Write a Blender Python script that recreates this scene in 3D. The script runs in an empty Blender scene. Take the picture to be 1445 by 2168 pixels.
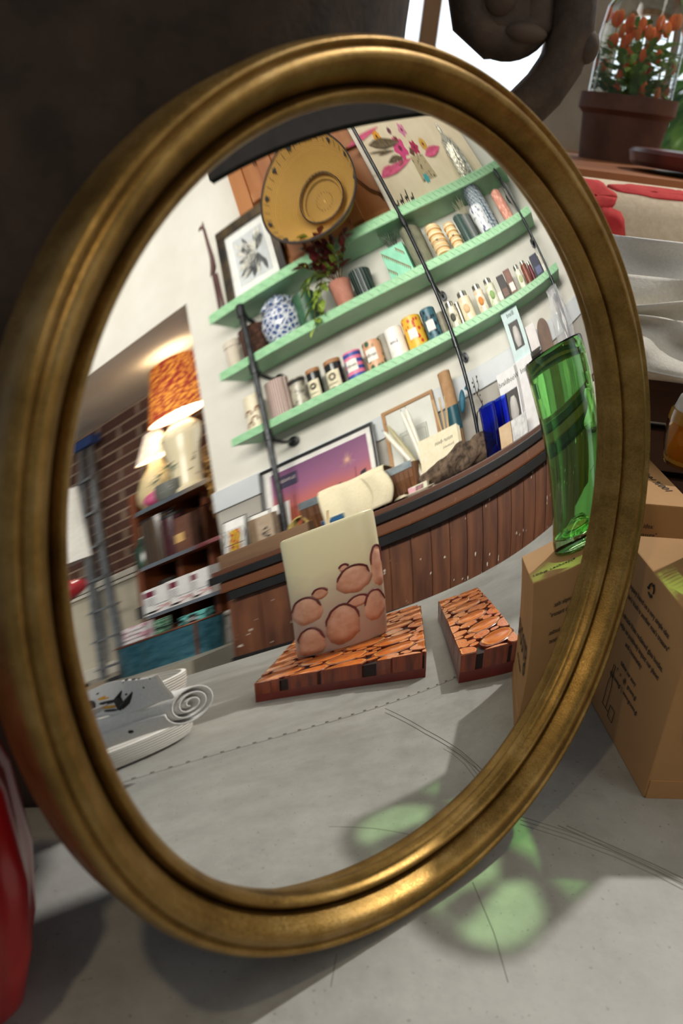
import bpy, bmesh, math, random
from mathutils import Vector, Matrix
import numpy as np
rnd = random.Random(7)
C = bpy.context.scene.collection
PI = math.pi
TZ = 0.75                      # height of the display table
S = 0.5                        # metres per survey unit
def V(*a): return Vector(a)
# ---------------------------------------------------------------- camera
F_PX = 2011.6356
CAM = V(0, 0, TZ + S)
R_ = V(.99235, .04948, .11303); 
pitch, roll = -0.41276, 0.12379
cp, sp, cr, sr = math.cos(pitch), math.sin(pitch), math.cos(roll), math.sin(roll)
FWD = V(0, cp, sp); u0 = V(0, -sp, cp); r0 = V(1, 0, 0)
RT = cr*r0 + sr*u0; UP = -sr*r0 + cr*u0
cd = bpy.data.cameras.new('camera'); cam = bpy.data.objects.new('camera', cd); C.objects.link(cam)
cam.matrix_world = Matrix((RT, UP, -FWD)).transposed().to_4x4(); cam.location = CAM
cd.sensor_fit = 'VERTICAL'; cd.sensor_height = 36.0; cd.lens = F_PX/2168*36
cd.clip_start = 0.01; cd.clip_end = 100
cd.dof.use_dof = True; cd.dof.focus_distance = 0.92; cd.dof.aperture_fstop = 7.0
bpy.context.scene.camera = cam
def ray(px, py):
    d = FWD + RT*((px-722.5)/F_PX) - UP*((py-1084)/F_PX)
    return CAM.copy(), d.normalized()
def on_z(px, py, z=TZ):
    o, d = ray(px, py); return o + d*((z-o.z)/d.z)
def on_y(px, py, y):
    o, d = ray(px, py); return o + d*((y-o.y)/d.y)
# ---------------------------------------------------------------- the convex mirror's glass (survey units, local u v n)
MU = V(.7381, .6747, 0).normalized(); MN = V(math.sin(.74062)*math.cos(.31434), -math.cos(.74062)*math.cos(.31434), math.sin(.31434))
MU = V(0,0,1).cross(MN).normalized(); MV = MN.cross(MU)
d0 = ray(700, 1060)[1]
MC = CAM + d0*(1.05514*S)
CU, CV = .14941, -.04347
K1, K12, K2 = .26997-.08399, -.07653, .26997+.08399
m0, m1, m2, m3, q4 = -.21716, .03662, -.07927, .18064, .17233
n0, n1, n2, n3, n4 = .08494, .15917, -.10506, -.49554, .0137
def zf(u, v):
    U = u-CU; W = v-CV; r2 = U*U+W*W
    z = -.5*(K1*u*u+2*K12*u*v+K2*v*v)+m0*U**3+m1*U*U*W+m2*U*W*W+m3*W**3-q4*r2*r2+n0*U**4+n1*U**3*W+n2*U*U*W*W+n3*U*W**3+n4*W**4
    zu = -(K1*u+K12*v)+3*m0*U*U+2*m1*U*W+m2*W*W-4*q4*r2*U+4*n0*U**3+3*n1*U*U*W+2*n2*U*W*W+n3*W**3
    zv = -(K12*u+K2*v)+m1*U*U+2*m2*U*W+3*m3*W*W-4*q4*r2*W+n1*U**3+2*n2*U*U*W+3*n3*U*W*W+4*n4*W**3
    return z, zu, zv
def mpt(u, v, z): return MC + (MU*u + MV*v + MN*z)*S
def refl(px, py):
    """the ray that leaves the mirror glass for a point seen in it"""
    o, d = ray(px, py)
    q = (o-MC)/S
    o3 = V(q.dot(MU), q.dot(MV), q.dot(MN)); d3 = V(d.dot(MU), d.dot(MV), d.dot(MN))
    t = -o3.z/d3.z
    for _ in range(12):
        p = o3 + d3*t; z, zu, zv = zf(p.x, p.y)
        t -= (p.z-z)/(d3.z-zu*d3.x-zv*d3.y)
    p = o3 + d3*t; z, zu, zv = zf(p.x, p.y)
    n = V(-zu, -zv, 1).normalized(); r = d3 - n*(2*d3.dot(n))
    return mpt(p.x, p.y, p.z), (MU*r.x + MV*r.y + MN*r.z).normalized()
PSI = 1.82821
HD = V(math.cos(PSI), math.sin(PSI), 0); ND = V(math.sin(PSI), -math.cos(PSI), 0)   # along the shelf wall / out into it
def rz(px, py, z=None):
    z = TZ if z is None else z
                          # seen in the mirror, at height z
    o, d = refl(px, py); return o + d*((z-o.z)/d.z)
def rw(px, py, D, nd=None):              # seen in the mirror, on a plane parallel to the shelf wall at D
    nd = ND if nd is None else nd
    o, d = refl(px, py); return o + d*((D-o.dot(nd))/d.dot(nd))
def sz(p): return p.dot(HD), p.z
def wp(s, D, z): return HD*s + ND*D + V(0, 0, z)
EXPO=0.0; WORLD=0.2; SUN=2.1
# ---------------------------------------------------------------- materials
_mats = {}
def lin(c): return tuple(((x/12.92) if x <= .04045 else ((x+.055)/1.055)**2.4) for x in c)
def hexc(h): return lin(tuple(int(h[i:i+2], 16)/255 for i in (0, 2, 4)))
class NT:
    def __init__(s, m): s.t = m.node_tree; s.n = s.t.nodes; s.b = s.n['Principled BSDF']
    def add(s, ty, **kw):
        x = s.n.new(ty)
        for k, v in kw.items():
            if k in x.inputs: x.inputs[k].default_value = v
            else: setattr(x, k, v)
        return x
    def link(s, a, b): s.t.links.new(a, b)
    def coords(s, scale=(1,1,1), rot=(0,0,0)):
        tc = s.add('ShaderNodeTexCoord'); mp = s.add('ShaderNodeMapping')
        mp.inputs['Scale'].default_value = scale; mp.inputs['Rotation'].default_value = rot
        s.link(tc.outputs['Object'], mp.inputs['Vector']); return mp.outputs['Vector']
    def ramp(s, fac, stops, interp='LINEAR'):
        r = s.add('ShaderNodeValToRGB'); r.color_ramp.interpolation = interp
        e = r.color_ramp.elements
        while len(e) < len(stops): e.new(.5)
        for i, (p, c) in enumerate(stops): e[i].position = p; e[i].color = (*c, 1)
        s.link(fac, r.inputs['Fac']); return r.outputs['Color']
    def bump(s, h, st=.3, dist=.002):
        b = s.add('ShaderNodeBump', Strength=st, Distance=dist); s.link(h, b.inputs['Height']); s.link(b.outputs['Normal'], s.b.inputs['Normal'])
def newmat(name, rough=.5, metal=0.0, spec=.5):
    m = bpy.data.materials.new(name); m.use_nodes = True; t = NT(m)
    t.b.inputs['Roughness'].default_value = rough; t.b.inputs['Metallic'].default_value = metal
    t.b.inputs['Specular IOR Level'].default_value = spec
    return m, t
def M(c1, c2=None, sc=20, rough=.5, metal=0.0, bump=0.0, kind='noise', stretch=(1,1,1), lo=.35, hi=.65, spec=.5, emit=0, trans=0, ior=1.45, sss=0, detail=6, coat=0, alpha=1):
    """a procedural material: two hex colours mixed by a pattern"""
    key = (c1, c2, sc, rough, metal, bump, kind, stretch, lo, hi, spec, emit, trans, sss, coat)
    if key in _mats: return _mats[key]
    m, t = newmat('m_%s_%s_%d' % (kind, c1, len(_mats)), rough, metal, spec)
    a = hexc(c1); b = hexc(c2) if c2 else tuple(x*.86 for x in a)
    v = t.coords(stretch)
    if kind == 'noise':
        n = t.add('ShaderNodeTexNoise', Scale=sc, Detail=detail, Roughness=.6); t.link(v, n.inputs['Vector']); f = n.outputs['Fac']
    elif kind == 'voronoi':
        n = t.add('ShaderNodeTexVoronoi', Scale=sc); t.link(v, n.inputs['Vector']); f = n.outputs['Distance']
    elif kind == 'crack':
        n = t.add('ShaderNodeTexVoronoi', Scale=sc); n.feature = 'DISTANCE_TO_EDGE'; t.link(v, n.inputs['Vector']); f = n.outputs['Distance']
    elif kind == 'wave':
        n = t.add('ShaderNodeTexWave', Scale=sc, Distortion=2.0, Detail=3.0); n.inputs['Detail Scale'].default_value = 1.5; t.link(v, n.inputs['Vector']); f = n.outputs['Fac']
    elif kind == 'stripe':
        n = t.add('ShaderNodeTexWave', Scale=sc, Distortion=0.0); n.bands_direction = 'Z'; t.link(v, n.inputs['Vector']); f = n.outputs['Fac']
    elif kind == 'stripex':
        n = t.add('ShaderNodeTexWave', Scale=sc, Distortion=.6); n.bands_direction = 'X'; t.link(v, n.inputs['Vector']); f = n.outputs['Fac']
    elif kind == 'rings':
        n = t.add('ShaderNodeTexWave', Scale=sc, Distortion=.4); n.wave_type = 'RINGS'; n.rings_direction = 'Y'; t.link(v, n.inputs['Vector']); f = n.outputs['Fac']
    elif kind == 'magic':
        n = t.add('ShaderNodeTexMagic', Scale=sc, Distortion=2.0); n.turbulence_depth = 3; t.link(v, n.inputs['Vector']); f = n.outputs['Fac']
    col = t.ramp(f, [(lo, a), (hi, b)])
    t.link(col, t.b.inputs['Base Color'])
    if bump: t.bump(f, min(1, bump), .003)
    if emit: t.link(col, t.b.inputs['Emission Color']); t.b.inputs['Emission Strength'].default_value = emit
    if trans: t.b.inputs['Transmission Weight'].default_value = trans; t.b.inputs['IOR'].default_value = ior
    if sss: t.b.inputs['Subsurface Weight'].default_value = sss; t.b.inputs['Subsurface Radius'].default_value = (.02, .012, .008)
    if coat: t.b.inputs['Coat Weight'].default_value = coat; t.b.inputs['Coat Roughness'].default_value = .08
    _mats[key] = m; return m
def glassmat(name, col, rough=.0, ior=1.45):
    m, t = newmat(name, rough)
    n = t.add('ShaderNodeTexNoise', Scale=14.0); t.link(t.coords(), n.inputs['Vector'])
    t.link(t.ramp(n.outputs['Fac'], [(.3, col), (.7, tuple(x*.93 for x in col))]), t.b.inputs['Base Color'])
    t.b.inputs['Transmission Weight'].default_value = 1; t.b.inputs['IOR'].default_value = ior
    return m
# ---------------------------------------------------------------- objects
def link(name, bm, mat, parent=None, smooth=True, loc=None, rz=0, auto=True):
    bmesh.ops.recalc_face_normals(bm, faces=bm.faces)
    me = bpy.data.meshes.new(name); bm.to_mesh(me); bm.free()
    if isinstance(mat, (list, tuple)):
        for x in mat: me.materials.append(x)
    else: me.materials.append(mat)
    for p in me.polygons: p.use_smooth = smooth
    o = bpy.data.objects.new(name, me); C.objects.link(o)
    if smooth and auto:
        try: me.set_sharp_from_angle(angle=math.radians(38))
        except Exception: pass
    if parent is not None: o.parent = parent
    if loc is not None: o.location = loc
    if rz: o.rotation_euler = (0, 0, rz)
    return o
def thing(name, label, cat, loc=(0,0,0), rz=0, group=None):
    o = bpy.data.objects.new(name, None); C.objects.link(o); o.empty_display_size = .02
    o.location = loc; o.rotation_euler = (0, 0, rz); o['label'] = label; o['category'] = cat
    if group: o['group'] = group
    return o
def tag(o, label, cat, group=None):
    o['label'] = label; o['category'] = cat
    if group: o['group'] = group
    return o
def struct(name, bm, mat, smooth=False):
    o = link(name, bm, mat, None, smooth); o['kind'] = 'structure'; o['label'] = name.replace('_', ' ') + ' of the shop'; o['category'] = name.split('_')[0]
    return o
def nb(): return bmesh.new()
def box(bm, c, s, bev=0, rot=None):
    g = bmesh.ops.create_cube(bm, size=1.0); vs = g['verts']
    for v in vs: v.co = Vector((v.co.x*s[0], v.co.y*s[1], v.co.z*s[2]))
    if bev:
        es = list({e for v in vs for e in v.link_edges})
        r = bmesh.ops.bevel(bm, geom=es, offset=bev, segments=2, affect='EDGES', profile=.6)
        vs = list({v for f in r['faces'] for v in f.verts} | {v for v in vs if v.is_valid})
    for v in vs:
        p = v.co.copy()
        if rot is not None: p = rot @ p
        v.co = p + Vector(c)
    return bm
def prism(bm, poly, z0, z1, off=(0,0), top=True):
    a = [bm.verts.new((x, y, z0)) for x, y in poly]; b = [bm.verts.new((x+off[0], y+off[1], z1)) for x, y in poly]
    n = len(poly)
    for i in range(n): bm.faces.new((a[i], a[(i+1) % n], b[(i+1) % n], b[i]))
    bm.faces.new(b); bm.faces.new(a[::-1]); return bm
def lathe(bm, prof, n=32, sx=1, sy=1, c=(0,0,0), close=True, M4=None, a0=0, a1=2*PI):
    """profile of (radius, z) turned round z"""
    full = abs(a1-a0) > 6.28; cnt = n if full else n+1
    rings = []
    for r, z in prof:
        ring = []
        if r < 1e-6 and full:
            p = Vector((0, 0, z)); p = (M4 @ p) if M4 else p; ring = [bm.verts.new(p+Vector(c))]
        else:
            for i in range(cnt):
                a = a0+(a1-a0)*i/n; p = Vector((r*sx*math.cos(a), r*sy*math.sin(a), z)); p = (M4 @ p) if M4 else p
                ring.append(bm.verts.new(p+Vector(c)))
        rings.append(ring)
    for A, B in zip(rings, rings[1:]):
        for i in range(n if full else n):
            j = (i+1) % cnt if full else i+1
            if len(A) == 1 and len(B) == 1: continue
            if len(A) == 1: bm.faces.new((A[0], B[i], B[j]))
            elif len(B) == 1: bm.faces.new((A[i], A[j], B[0]))
            else: bm.faces.new((A[i], A[j], B[j], B[i]))
    return bm
def cup(r0, r1, h, t=.003, n=8, bulge=0):
    """open vessel profile: outside up, inside down"""
    out = [(0, 0)]; 
    for i in range(n+1):
        k = i/n; out.append((r0+(r1-r0)*k+bulge*math.sin(PI*k), h*k))
    inn = [(max(.0005, r-t), z if i else t) for i, (r, z) in enumerate(out[1:])][::-1]
    inn = [(r, max(z, t)) for r, z in inn]
    return out+inn+[(0, t)]
def solid(r0, r1, h, bev=.002, bulge=0, n=6):
    p = [(0, 0), (r0-bev, 0)]
    for i in range(n+1):
        k = i/n; p.append((r0+(r1-r0)*k+bulge*math.sin(PI*k), bev+(h-2*bev)*k))
    return p+[(r1-bev, h), (0, h)]
def tube(bm, pts, r, n=8, caps=True, closed=False, flat=1.0):
    pts = [Vector(p) for p in pts]; m = len(pts); rings = []
    up = Vector((0, 0, 1)); prev = None
    for i, p in enumerate(pts):
        a = pts[(i-1) % m] if (closed or i > 0) else p; b = pts[(i+1) % m] if (closed or i < m-1) else p
        d = (b-a)
        if d.length < 1e-9: d = Vector((0, 0, 1))
        d.normalize()
        if prev is None:
            q = d.orthogonal().normalized() if abs(d.z) > .99 else d.cross(up).normalized()
        else:
            q = (prev - d*prev.dot(d)); q = q.normalized() if q.length > 1e-6 else d.orthogonal().normalized()
        prev = q; w = d.cross(q); rr = r[i] if isinstance(r, (list, tuple)) else r
        rings.append([bm.verts.new(p+q*(rr*math.cos(2*PI*k/n))+w*(rr*flat*math.sin(2*PI*k/n))) for k in range(n)])
    for i in range(m if closed else m-1):
        A, B = rings[i], rings[(i+1) % m]
        for k in range(n): bm.faces.new((A[k], A[(k+1) % n], B[(k+1) % n], B[k]))
    if caps and not closed: bm.faces.new(rings[0][::-1]); bm.faces.new(rings[-1])
    return bm
def ball(bm, c, r, n=12, M3=None):
    rx, ry, rz = r if isinstance(r, (tuple, list)) else (r, r, r)
    g = bmesh.ops.create_uvsphere(bm, u_segments=n, v_segments=max(6, n*2//3), radius=1.0)
    for v in g['verts']:
        p = Vector((v.co.x*rx, v.co.y*ry, v.co.z*rz)); v.co = (M3 @ p if M3 else p)+Vector(c)
    return bm
def sheet(bm, fn, nu, nv, th=.002):
    """a surface fn(u,v)->Vector given thickness"""
    P = [[fn(i/nu, j/nv) for j in range(nv+1)] for i in range(nu+1)]
    def nrm(i, j):
        a = P[min(i+1, nu)][j]-P[max(i-1, 0)][j]; b = P[i][min(j+1, nv)]-P[i][max(j-1, 0)]
        c = a.cross(b); return c.normalized() if c.length > 1e-12 else Vector((0, 0, 1))
    T = [[bm.verts.new(P[i][j]+nrm(i, j)*th/2) for j in range(nv+1)] for i in range(nu+1)]
    B = [[bm.verts.new(P[i][j]-nrm(i, j)*th/2) for j in range(nv+1)] for i in range(nu+1)]
    for i in range(nu):
        for j in range(nv):
            bm.faces.new((T[i][j], T[i+1][j], T[i+1][j+1], T[i][j+1])); bm.faces.new((B[i][j], B[i][j+1], B[i+1][j+1], B[i+1][j]))
    for i in range(nu):
        bm.faces.new((T[i][0], B[i][0], B[i+1][0], T[i+1][0])); bm.faces.new((T[i][nv], T[i+1][nv], B[i+1][nv], B[i][nv]))
    for j in range(nv):
        bm.faces.new((T[0][j], T[0][j+1], B[0][j+1], B[0][j])); bm.faces.new((T[nu][j], B[nu][j], B[nu][j+1], T[nu][j+1]))
    return bm
def leafmesh(bm, base, tip, w, bend=.0, up=Vector((0,0,1))):
    d = tip-base; L = d.length; d = d.normalized(); s = d.cross(up)
    s = s.normalized() if s.length > 1e-5 else d.orthogonal().normalized(); nn = s.cross(d)
    prof = [(0, .05), (.2, .7), (.45, 1.0), (.75, .65), (1, .03)]; rows = []
    for k, ww in prof:
        c = base+d*(L*k)-nn*(bend*L*k*k)
        rows.append((bm.verts.new(c-s*(w*ww/2)+nn*(w*.12*ww)), bm.verts.new(c), bm.verts.new(c+s*(w*ww/2)+nn*(w*.12*ww))))
    for a, b in zip(rows, rows[1:]):
        bm.faces.new((a[0], a[1], b[1], b[0])); bm.faces.new((a[1], a[2], b[2], b[1]))
    return bm
_txt = {}
def text(parent, s, size, loc, rot, mat, name='lettering', align='CENTER', sx=1.0):
    cu = bpy.data.curves.new('lettering_curve', 'FONT'); cu.body = s; cu.size = size; cu.align_x = align; cu.align_y = 'CENTER'; cu.extrude = .0001
    cu.resolution_u = 2
    tmp = bpy.data.objects.new('tmp', cu); C.objects.link(tmp); bpy.context.view_layer.update()
    me = bpy.data.meshes.new_from_object(tmp.evaluated_get(bpy.context.evaluated_depsgraph_get()))
    bpy.data.objects.remove(tmp); bpy.data.curves.remove(cu)
    me.materials.clear(); me.materials.append(mat)
    o = bpy.data.objects.new(name, me); C.objects.link(o); o.parent = parent; o.location = loc; o.rotation_euler = rot; o.scale = (sx, 1, 1)
    return o
RX = PI/2
def copy_tree(o, parent=None):
    c = o.copy(); C.objects.link(c)
    if parent is not None: c.parent = parent
    for ch in list(o.children): copy_tree(ch, c)
    return c
# shared materials
INK = M('1d1a18', '2a2624', 60, .7)
KRAFT = M('b98c58', 'a87a48', 9, .75, bump=.05, lo=.3, hi=.75)
ZINC = None
# ---------------------------------------------------------------- world, light
sc = bpy.context.scene
vs = sc.view_settings; vs.view_transform = 'Standard'; vs.look = 'None'; vs.gamma = 1; vs.exposure = EXPO; vs.use_curve_mapping = False
w = bpy.data.worlds.new('daylight'); sc.world = w; w.use_nodes = True
wb = w.node_tree.nodes['Background']; wb.inputs[0].default_value = (.86, .93, 1.0, 1)
wt = w.node_tree; tc_ = wt.nodes.new('ShaderNodeTexCoord'); sp_ = wt.nodes.new('ShaderNodeSeparateXYZ')
def mr(src, a, b, c, d):
    n = wt.nodes.new('ShaderNodeMapRange'); n.interpolation_type = 'SMOOTHSTEP'; wt.links.new(src, n.inputs['Value'])
    for k, v in zip(('From Min', 'From Max', 'To Min', 'To Max'), (a, b, c, d)): n.inputs[k].default_value = v
    return n.outputs['Result']
wt.links.new(tc_.outputs['Generated'], sp_.inputs[0])
fy = mr(sp_.outputs['Y'], .5, .85, 0, 1); fz = mr(sp_.outputs['Z'], .25, .55, 1, 0)
mu = wt.nodes.new('ShaderNodeMath'); mu.operation = 'MULTIPLY'; wt.links.new(fy, mu.inputs[0]); wt.links.new(fz, mu.inputs[1])
ma = wt.nodes.new('ShaderNodeMath'); ma.operation = 'MULTIPLY_ADD'; wt.links.new(mu.outputs[0], ma.inputs[0]); ma.inputs[1].default_value = 1.7; ma.inputs[2].default_value = WORLD
wt.links.new(ma.outputs[0], wb.inputs[1])
sd = bpy.data.lights.new('sun', 'SUN'); sd.energy = SUN; sd.angle = math.radians(1.6); sd.color = (1, .96, .9); sd.cycles.is_caustics_light = True
so = bpy.data.objects.new('sun', sd); C.objects.link(so); so.location = (2, 3, 6)
so.rotation_euler = V(-.58, -.62, -1.0).to_track_quat('-Z', 'Y').to_euler()
def P_(s, D, z): return wp(s, D, z)
def spot(loc, target, e, size=1.0, col=(1, .82, .6), rad=.04):
    d = bpy.data.lights.new('ceiling_or_fill_spot', 'SPOT'); d.energy = e; d.spot_size = size; d.spot_blend = .6; d.color = col; d.shadow_soft_size = rad
    o = bpy.data.objects.new('ceiling_or_fill_spot', d); C.objects.link(o); o.location = loc; o.rotation_euler = (Vector(target)-Vector(loc)).to_track_quat('-Z', 'Y').to_euler()
def area(loc, target, e, sx, sy, col, spread=180):
    d = bpy.data.lights.new('fill_light', 'AREA'); d.shape = 'RECTANGLE'; d.size = sx; d.size_y = sy; d.energy = e; d.color = col; d.spread = math.radians(spread)
    o = bpy.data.objects.new('fill_light', d); C.objects.link(o); o.location = loc; o.rotation_euler = (Vector(target)-Vector(loc)).to_track_quat('-Z', 'Y').to_euler()
area(P_(.1, 1.95, 3.4), P_(.1, 3.0, 1.5), 28, 2.8, .5, (1, .93, .82))  # unseen wash from above, added to brighten the shelf wall; no window here
area(P_(.1, -.1, 2.5), P_(.1, 3.05, 1.72), 40, 2.4, .5, (1, .95, .87), 95)  # unseen frontal fill, added to lift the wall and shelf undersides
area(P_(-2.3, 2.4, 3.4), P_(-2.4, 3.9, 1.4), 14, 1.2, .5, (1, .93, .82))  # unseen area light aimed at the bookcase corner, not a window
spot((-.55, -.35, 2.7), (-.02, .5, 1.0), 22, .5, (1, .80, .5))
spot((-.25, .75, 2.6), (.80, .42, .86), 26, .42, (1, .86, .66), .08)  # unseen fill spot, added to brighten the candle and trivet
# ---------------------------------------------------------------- room
DS = 2.986; DW = 3.19; RZ = math.atan2(ND.y, ND.x)-PI/2
def P(s, D, z): return wp(s, D, z)
PLASTER = M('e4e1d8', 'dbd7cd', 5, .9, bump=.12)
def wallbox(name, s0, s1, D0, D1, z0, z1, mat):
    bm = nb(); prism(bm, [tuple(P(s, D, 0).xy) for s, D in ((s0, D0), (s1, D0), (s1, D1), (s0, D1))], z0, z1)
    return struct(name, bm, mat)
bm = nb(); box(bm, (1.2, -.6, -.05), (9.4, 9.4, .1)); struct('floor', bm, M('8d8780', '7b756e', 3, .6))
wallbox('wall_right', -1.30, 3.6, DW, DW+.25, 0, 3.6, PLASTER)
wallbox('wall_rear', -4.2, -1.30, 4.02, 4.2, 0, 3.6, PLASTER)
# brick facing on the rear wall
def brickmat():
    m, t = newmat('m_brick', .9); v = t.coords((1, 1, 1), (RX, 0, 0))
    b = t.add('ShaderNodeTexBrick', Scale=1.0); b.inputs['Color1'].default_value = (*hexc('6d4c40'), 1); b.inputs['Color2'].default_value = (*hexc('54382f'), 1); b.inputs['Mortar'].default_value = (*hexc('a08a78'), 1)
    b.inputs['Mortar Size'].default_value = .009; b.inputs['Brick Width'].default_value = .2; b.inputs['Row Height'].default_value = .075; b.inputs['Mortar Smooth'].default_value = .3
    n = t.add('ShaderNodeTexNoise', Scale=16.0, Detail=5.0); t.link(v, n.inputs['Vector']); t.link(v, b.inputs['Vector'])
    mx = t.add('ShaderNodeMix', data_type='RGBA', blend_type='MULTIPLY'); mx.inputs[0].default_value = .5
    t.link(b.outputs['Color'], mx.inputs[6]); t.link(t.ramp(n.outputs['Fac'], [(.3, (.45, .45, .45)), (.7, (1.1, 1.05, 1))]), mx.inputs[7]); t.link(mx.outputs[2], t.b.inputs['Base Color'])
    t.bump(b.outputs['Fac'], .5, -.004); return m
bm = nb(); box(bm, (0, 0, 0), (2.9, .06, 2.1)); o = link('wall_rear_brick', bm, brickmat(), None, False); o.location = P(-2.75, 3.98, 2.5); o.rotation_euler = (0, 0, RZ); o['kind'] = 'structure'
bm = nb(); box(bm, (0, 0, 0), (2.9, .08, .86)); o = link('wall_rear_dado', bm, M('ded6c2', 'd3c9b2', 4, .7), None, False); o.location = P(-2.75, 3.97, 1.02); o.rotation_euler = (0, 0, RZ); o['kind'] = 'structure'
bm = nb(); box(bm, (0, 0, .015), (2.9, .05, .05), .008); box(bm, (0, 0, -.03), (2.9, .03, .03), .006); o = link('trim_rail', bm, M('eae4d6', None, 4, .5), None, False); o.location = P(-2.75, 3.915, 1.455); o.rotation_euler = (0, 0, RZ); o['kind'] = 'structure'
bm = nb(); box(bm, (0, 0, 0), (2.9, .03, .12), .006); o = link('baseboard_rear', bm, M('eae4d6', None, 4, .5), None, False); o.location = P(-2.75, 3.915, .66); o.rotation_euler = (0, 0, RZ); o['kind'] = 'structure'
wallbox('floor_raised', -4.2, -1.30, 2.9, 4.02, 0, .6, M('a9a297', '98917f', 5, .45))
wallbox('wall_header', -4.2, -1.30, 3.19, 3.95, 2.66, 3.6, PLASTER)
# dado board on the shelf wall
bm = nb(); box(bm, (0, 0, 0), (3.0, .03, .12), .004); o = link('trim_board', bm, M('d5d8da', 'cbd0d3', 5, .5), None, False); o.location = P(.20, DW-.015, 1.575); o.rotation_euler = (0, 0, RZ); o['kind'] = 'structure'
bm = nb(); box(bm, (0, 0, 0), (3.0, .012, .38)); o = link('wall_right_panel', bm, M('b6b1a8', 'aaa59b', 5, .7), None, False); o.location = P(.20, DW-.006, 1.325); o.rotation_euler = (0, 0, RZ); o['kind'] = 'structure'
# dark beam over the display table, door frame at the end of the wall
bm = nb()
BD_ = 2.3; e0, e1 = rw(452, 378, BD_), rw(893, 237, BD_); sl = (e1.z-e0.z)/(e1-e0).dot(HD); zz_ = lambda s_: e0.z+sl*(s_-e0.dot(HD))
sa_, sb_ = e0.dot(HD)-.02, 2.2
vs_ = [P(sa_, BD_, zz_(sa_)), P(sb_, BD_, zz_(sb_)), P(sb_, BD_+.03, zz_(sb_)), P(sa_, BD_+.03, zz_(sa_))]
a = [bm.verts.new(p) for p in vs_]; b = [bm.verts.new(p+V(0, 0, .42)) for p in vs_]
for i in range(4): bm.faces.new((a[i], a[(i+1) % 4], b[(i+1) % 4], b[i]))
bm.faces.new(a); bm.faces.new(b)
struct('trim_beam', bm, M('141110', '0d0b0a', 14, .9, spec=.2))
bm = nb(); box(bm, (0, 0, 0), (.05, .06, 3.0), .004); o = link('door_frame_trim', bm, M('2c2220', '1f1816', 9, .5), None, False); o.location = P(1.50, DW-.03, 1.5); o.rotation_euler = (0, 0, RZ); o['kind'] = 'structure'
# front wall with a shop window
WALLF = M('b9a995', 'a3937f', 6, .85, bump=.2)
bm = nb(); box(bm, (1.5, 3.6, .55), (5.5, .2, 1.1)); box(bm, (.60, 3.62, 2.2), (.22, .16, 2.2)); box(bm, (-.5, 3.6, 2.2), (.5, .2, 2.2)); box(bm, (3.6, 3.6, 2.2), (1.6, .2, 2.2)); struct('wall_front', bm, WALLF)
wf = nb(); 
for x, wd in ((-.2, .1), (.09, .06), (1.25, .07), (1.9, .08), (2.8, .1)): box(wf, (x, 3.55, 1.7), (wd, .1, 1.3), .006)
box(wf, (1.3, 3.55, 1.12), (3.1, .12, .08), .006); box(wf, (1.3, 3.55, 2.38), (3.1, .1, .1), .006)
o = struct('window_1', wf, M('b78a62', '9d7048', 8, .5, stretch=(1, 1, .15)))
bm = nb(); box(bm, (1.3, 3.56, 1.75), (3.0, .006, 1.2)); g = link('window_pane', bm, glassmat('m_pane', (.97, .99, 1.0)), o, False)
# greenery beyond the window
def leafy(name, label, c, r, n, mat, lw=.12, seed=1, grp=None):
    rr = random.Random(seed); bm = nb()
    for i in range(n):
        d = V(rr.gauss(0, 1), rr.gauss(0, 1), rr.gauss(0, 1)).normalized(); b = V(*c)+V(d.x*r[0], d.y*r[1], d.z*r[2])*rr.uniform(.4, 1)
        leafmesh(bm, b, b+(d+V(rr.uniform(-.6, .6), rr.uniform(-.6, .6), rr.uniform(-.7, .4)))*lw, lw*.5, .3)
    return bm
t = thing('garden_shrub', 'bright green leafy shrub seen through the shop window', 'shrub', (1.75, 5.2, 0))
link('foliage', leafy('f', '', (0, 0, 1.5), (.55, .4, .75), 500, M('8fbf3c', '5f9a2c', 9, .6), .2, 3), M('8fbf3c', '5f9a2c', 9, .6), t, False)
bm = nb(); tube(bm, [(0, 0, 0), (.05, 0, .6), (0, 0, 1.3)], [.05, .04, .03]); link('stem', bm, M('5b4632'), t)
bm = nb(); box(bm, (1.2, 6.2, -.03), (7, 3.0, .06)); struct('ground_outside', bm, M('c9cbc8', 'b4b6b2', 3, .8))
# ---------------------------------------------------------------- the zinc topped table
def zincmat():
    m, t = newmat('m_zinc', .42, 0.0, .35); v = t.coords()
    n = t.add('ShaderNodeTexNoise', Scale=5.0, Detail=9.0, Roughness=.68); t.link(v, n.inputs['Vector'])
    n2 = t.add('ShaderNodeTexNoise', Scale=34.0, Detail=6.0, Roughness=.7); t.link(v, n2.inputs['Vector'])
    n3 = t.add('ShaderNodeTexNoise', Scale=240.0, Detail=2.0); t.link(v, n3.inputs['Vector'])
    a = t.ramp(n.outputs['Fac'], [(.28, hexc('8d8b86')), (.5, hexc('a2a19c')), (.72, hexc('b1b0ab'))])
    b = t.ramp(n2.outputs['Fac'], [(.3, (.72, .71, .70)), (.6, (1, 1, 1))])
    mx = t.add('ShaderNodeMix', data_type='RGBA', blend_type='MULTIPLY'); mx.inputs[0].default_value = .55
    t.link(a, mx.inputs[6]); t.link(b, mx.inputs[7])
    sp = t.ramp(n3.outputs['Fac'], [(.27, (.3, .3, .3)), (.33, (1, 1, 1))])
    mx2 = t.add('ShaderNodeMix', data_type='RGBA', blend_type='MULTIPLY'); mx2.inputs[0].default_value = .55
    t.link(mx.outputs[2], mx2.inputs[6]); t.link(sp, mx2.inputs[7]); t.link(mx2.outputs[2], t.b.inputs['Base Color'])
    t.link(t.ramp(n2.outputs['Fac'], [(.3, (.36,)*3), (.7, (.55,)*3)]), t.b.inputs['Roughness']); t.bump(n2.outputs['Fac'], .06, .002)
    return m
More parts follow.
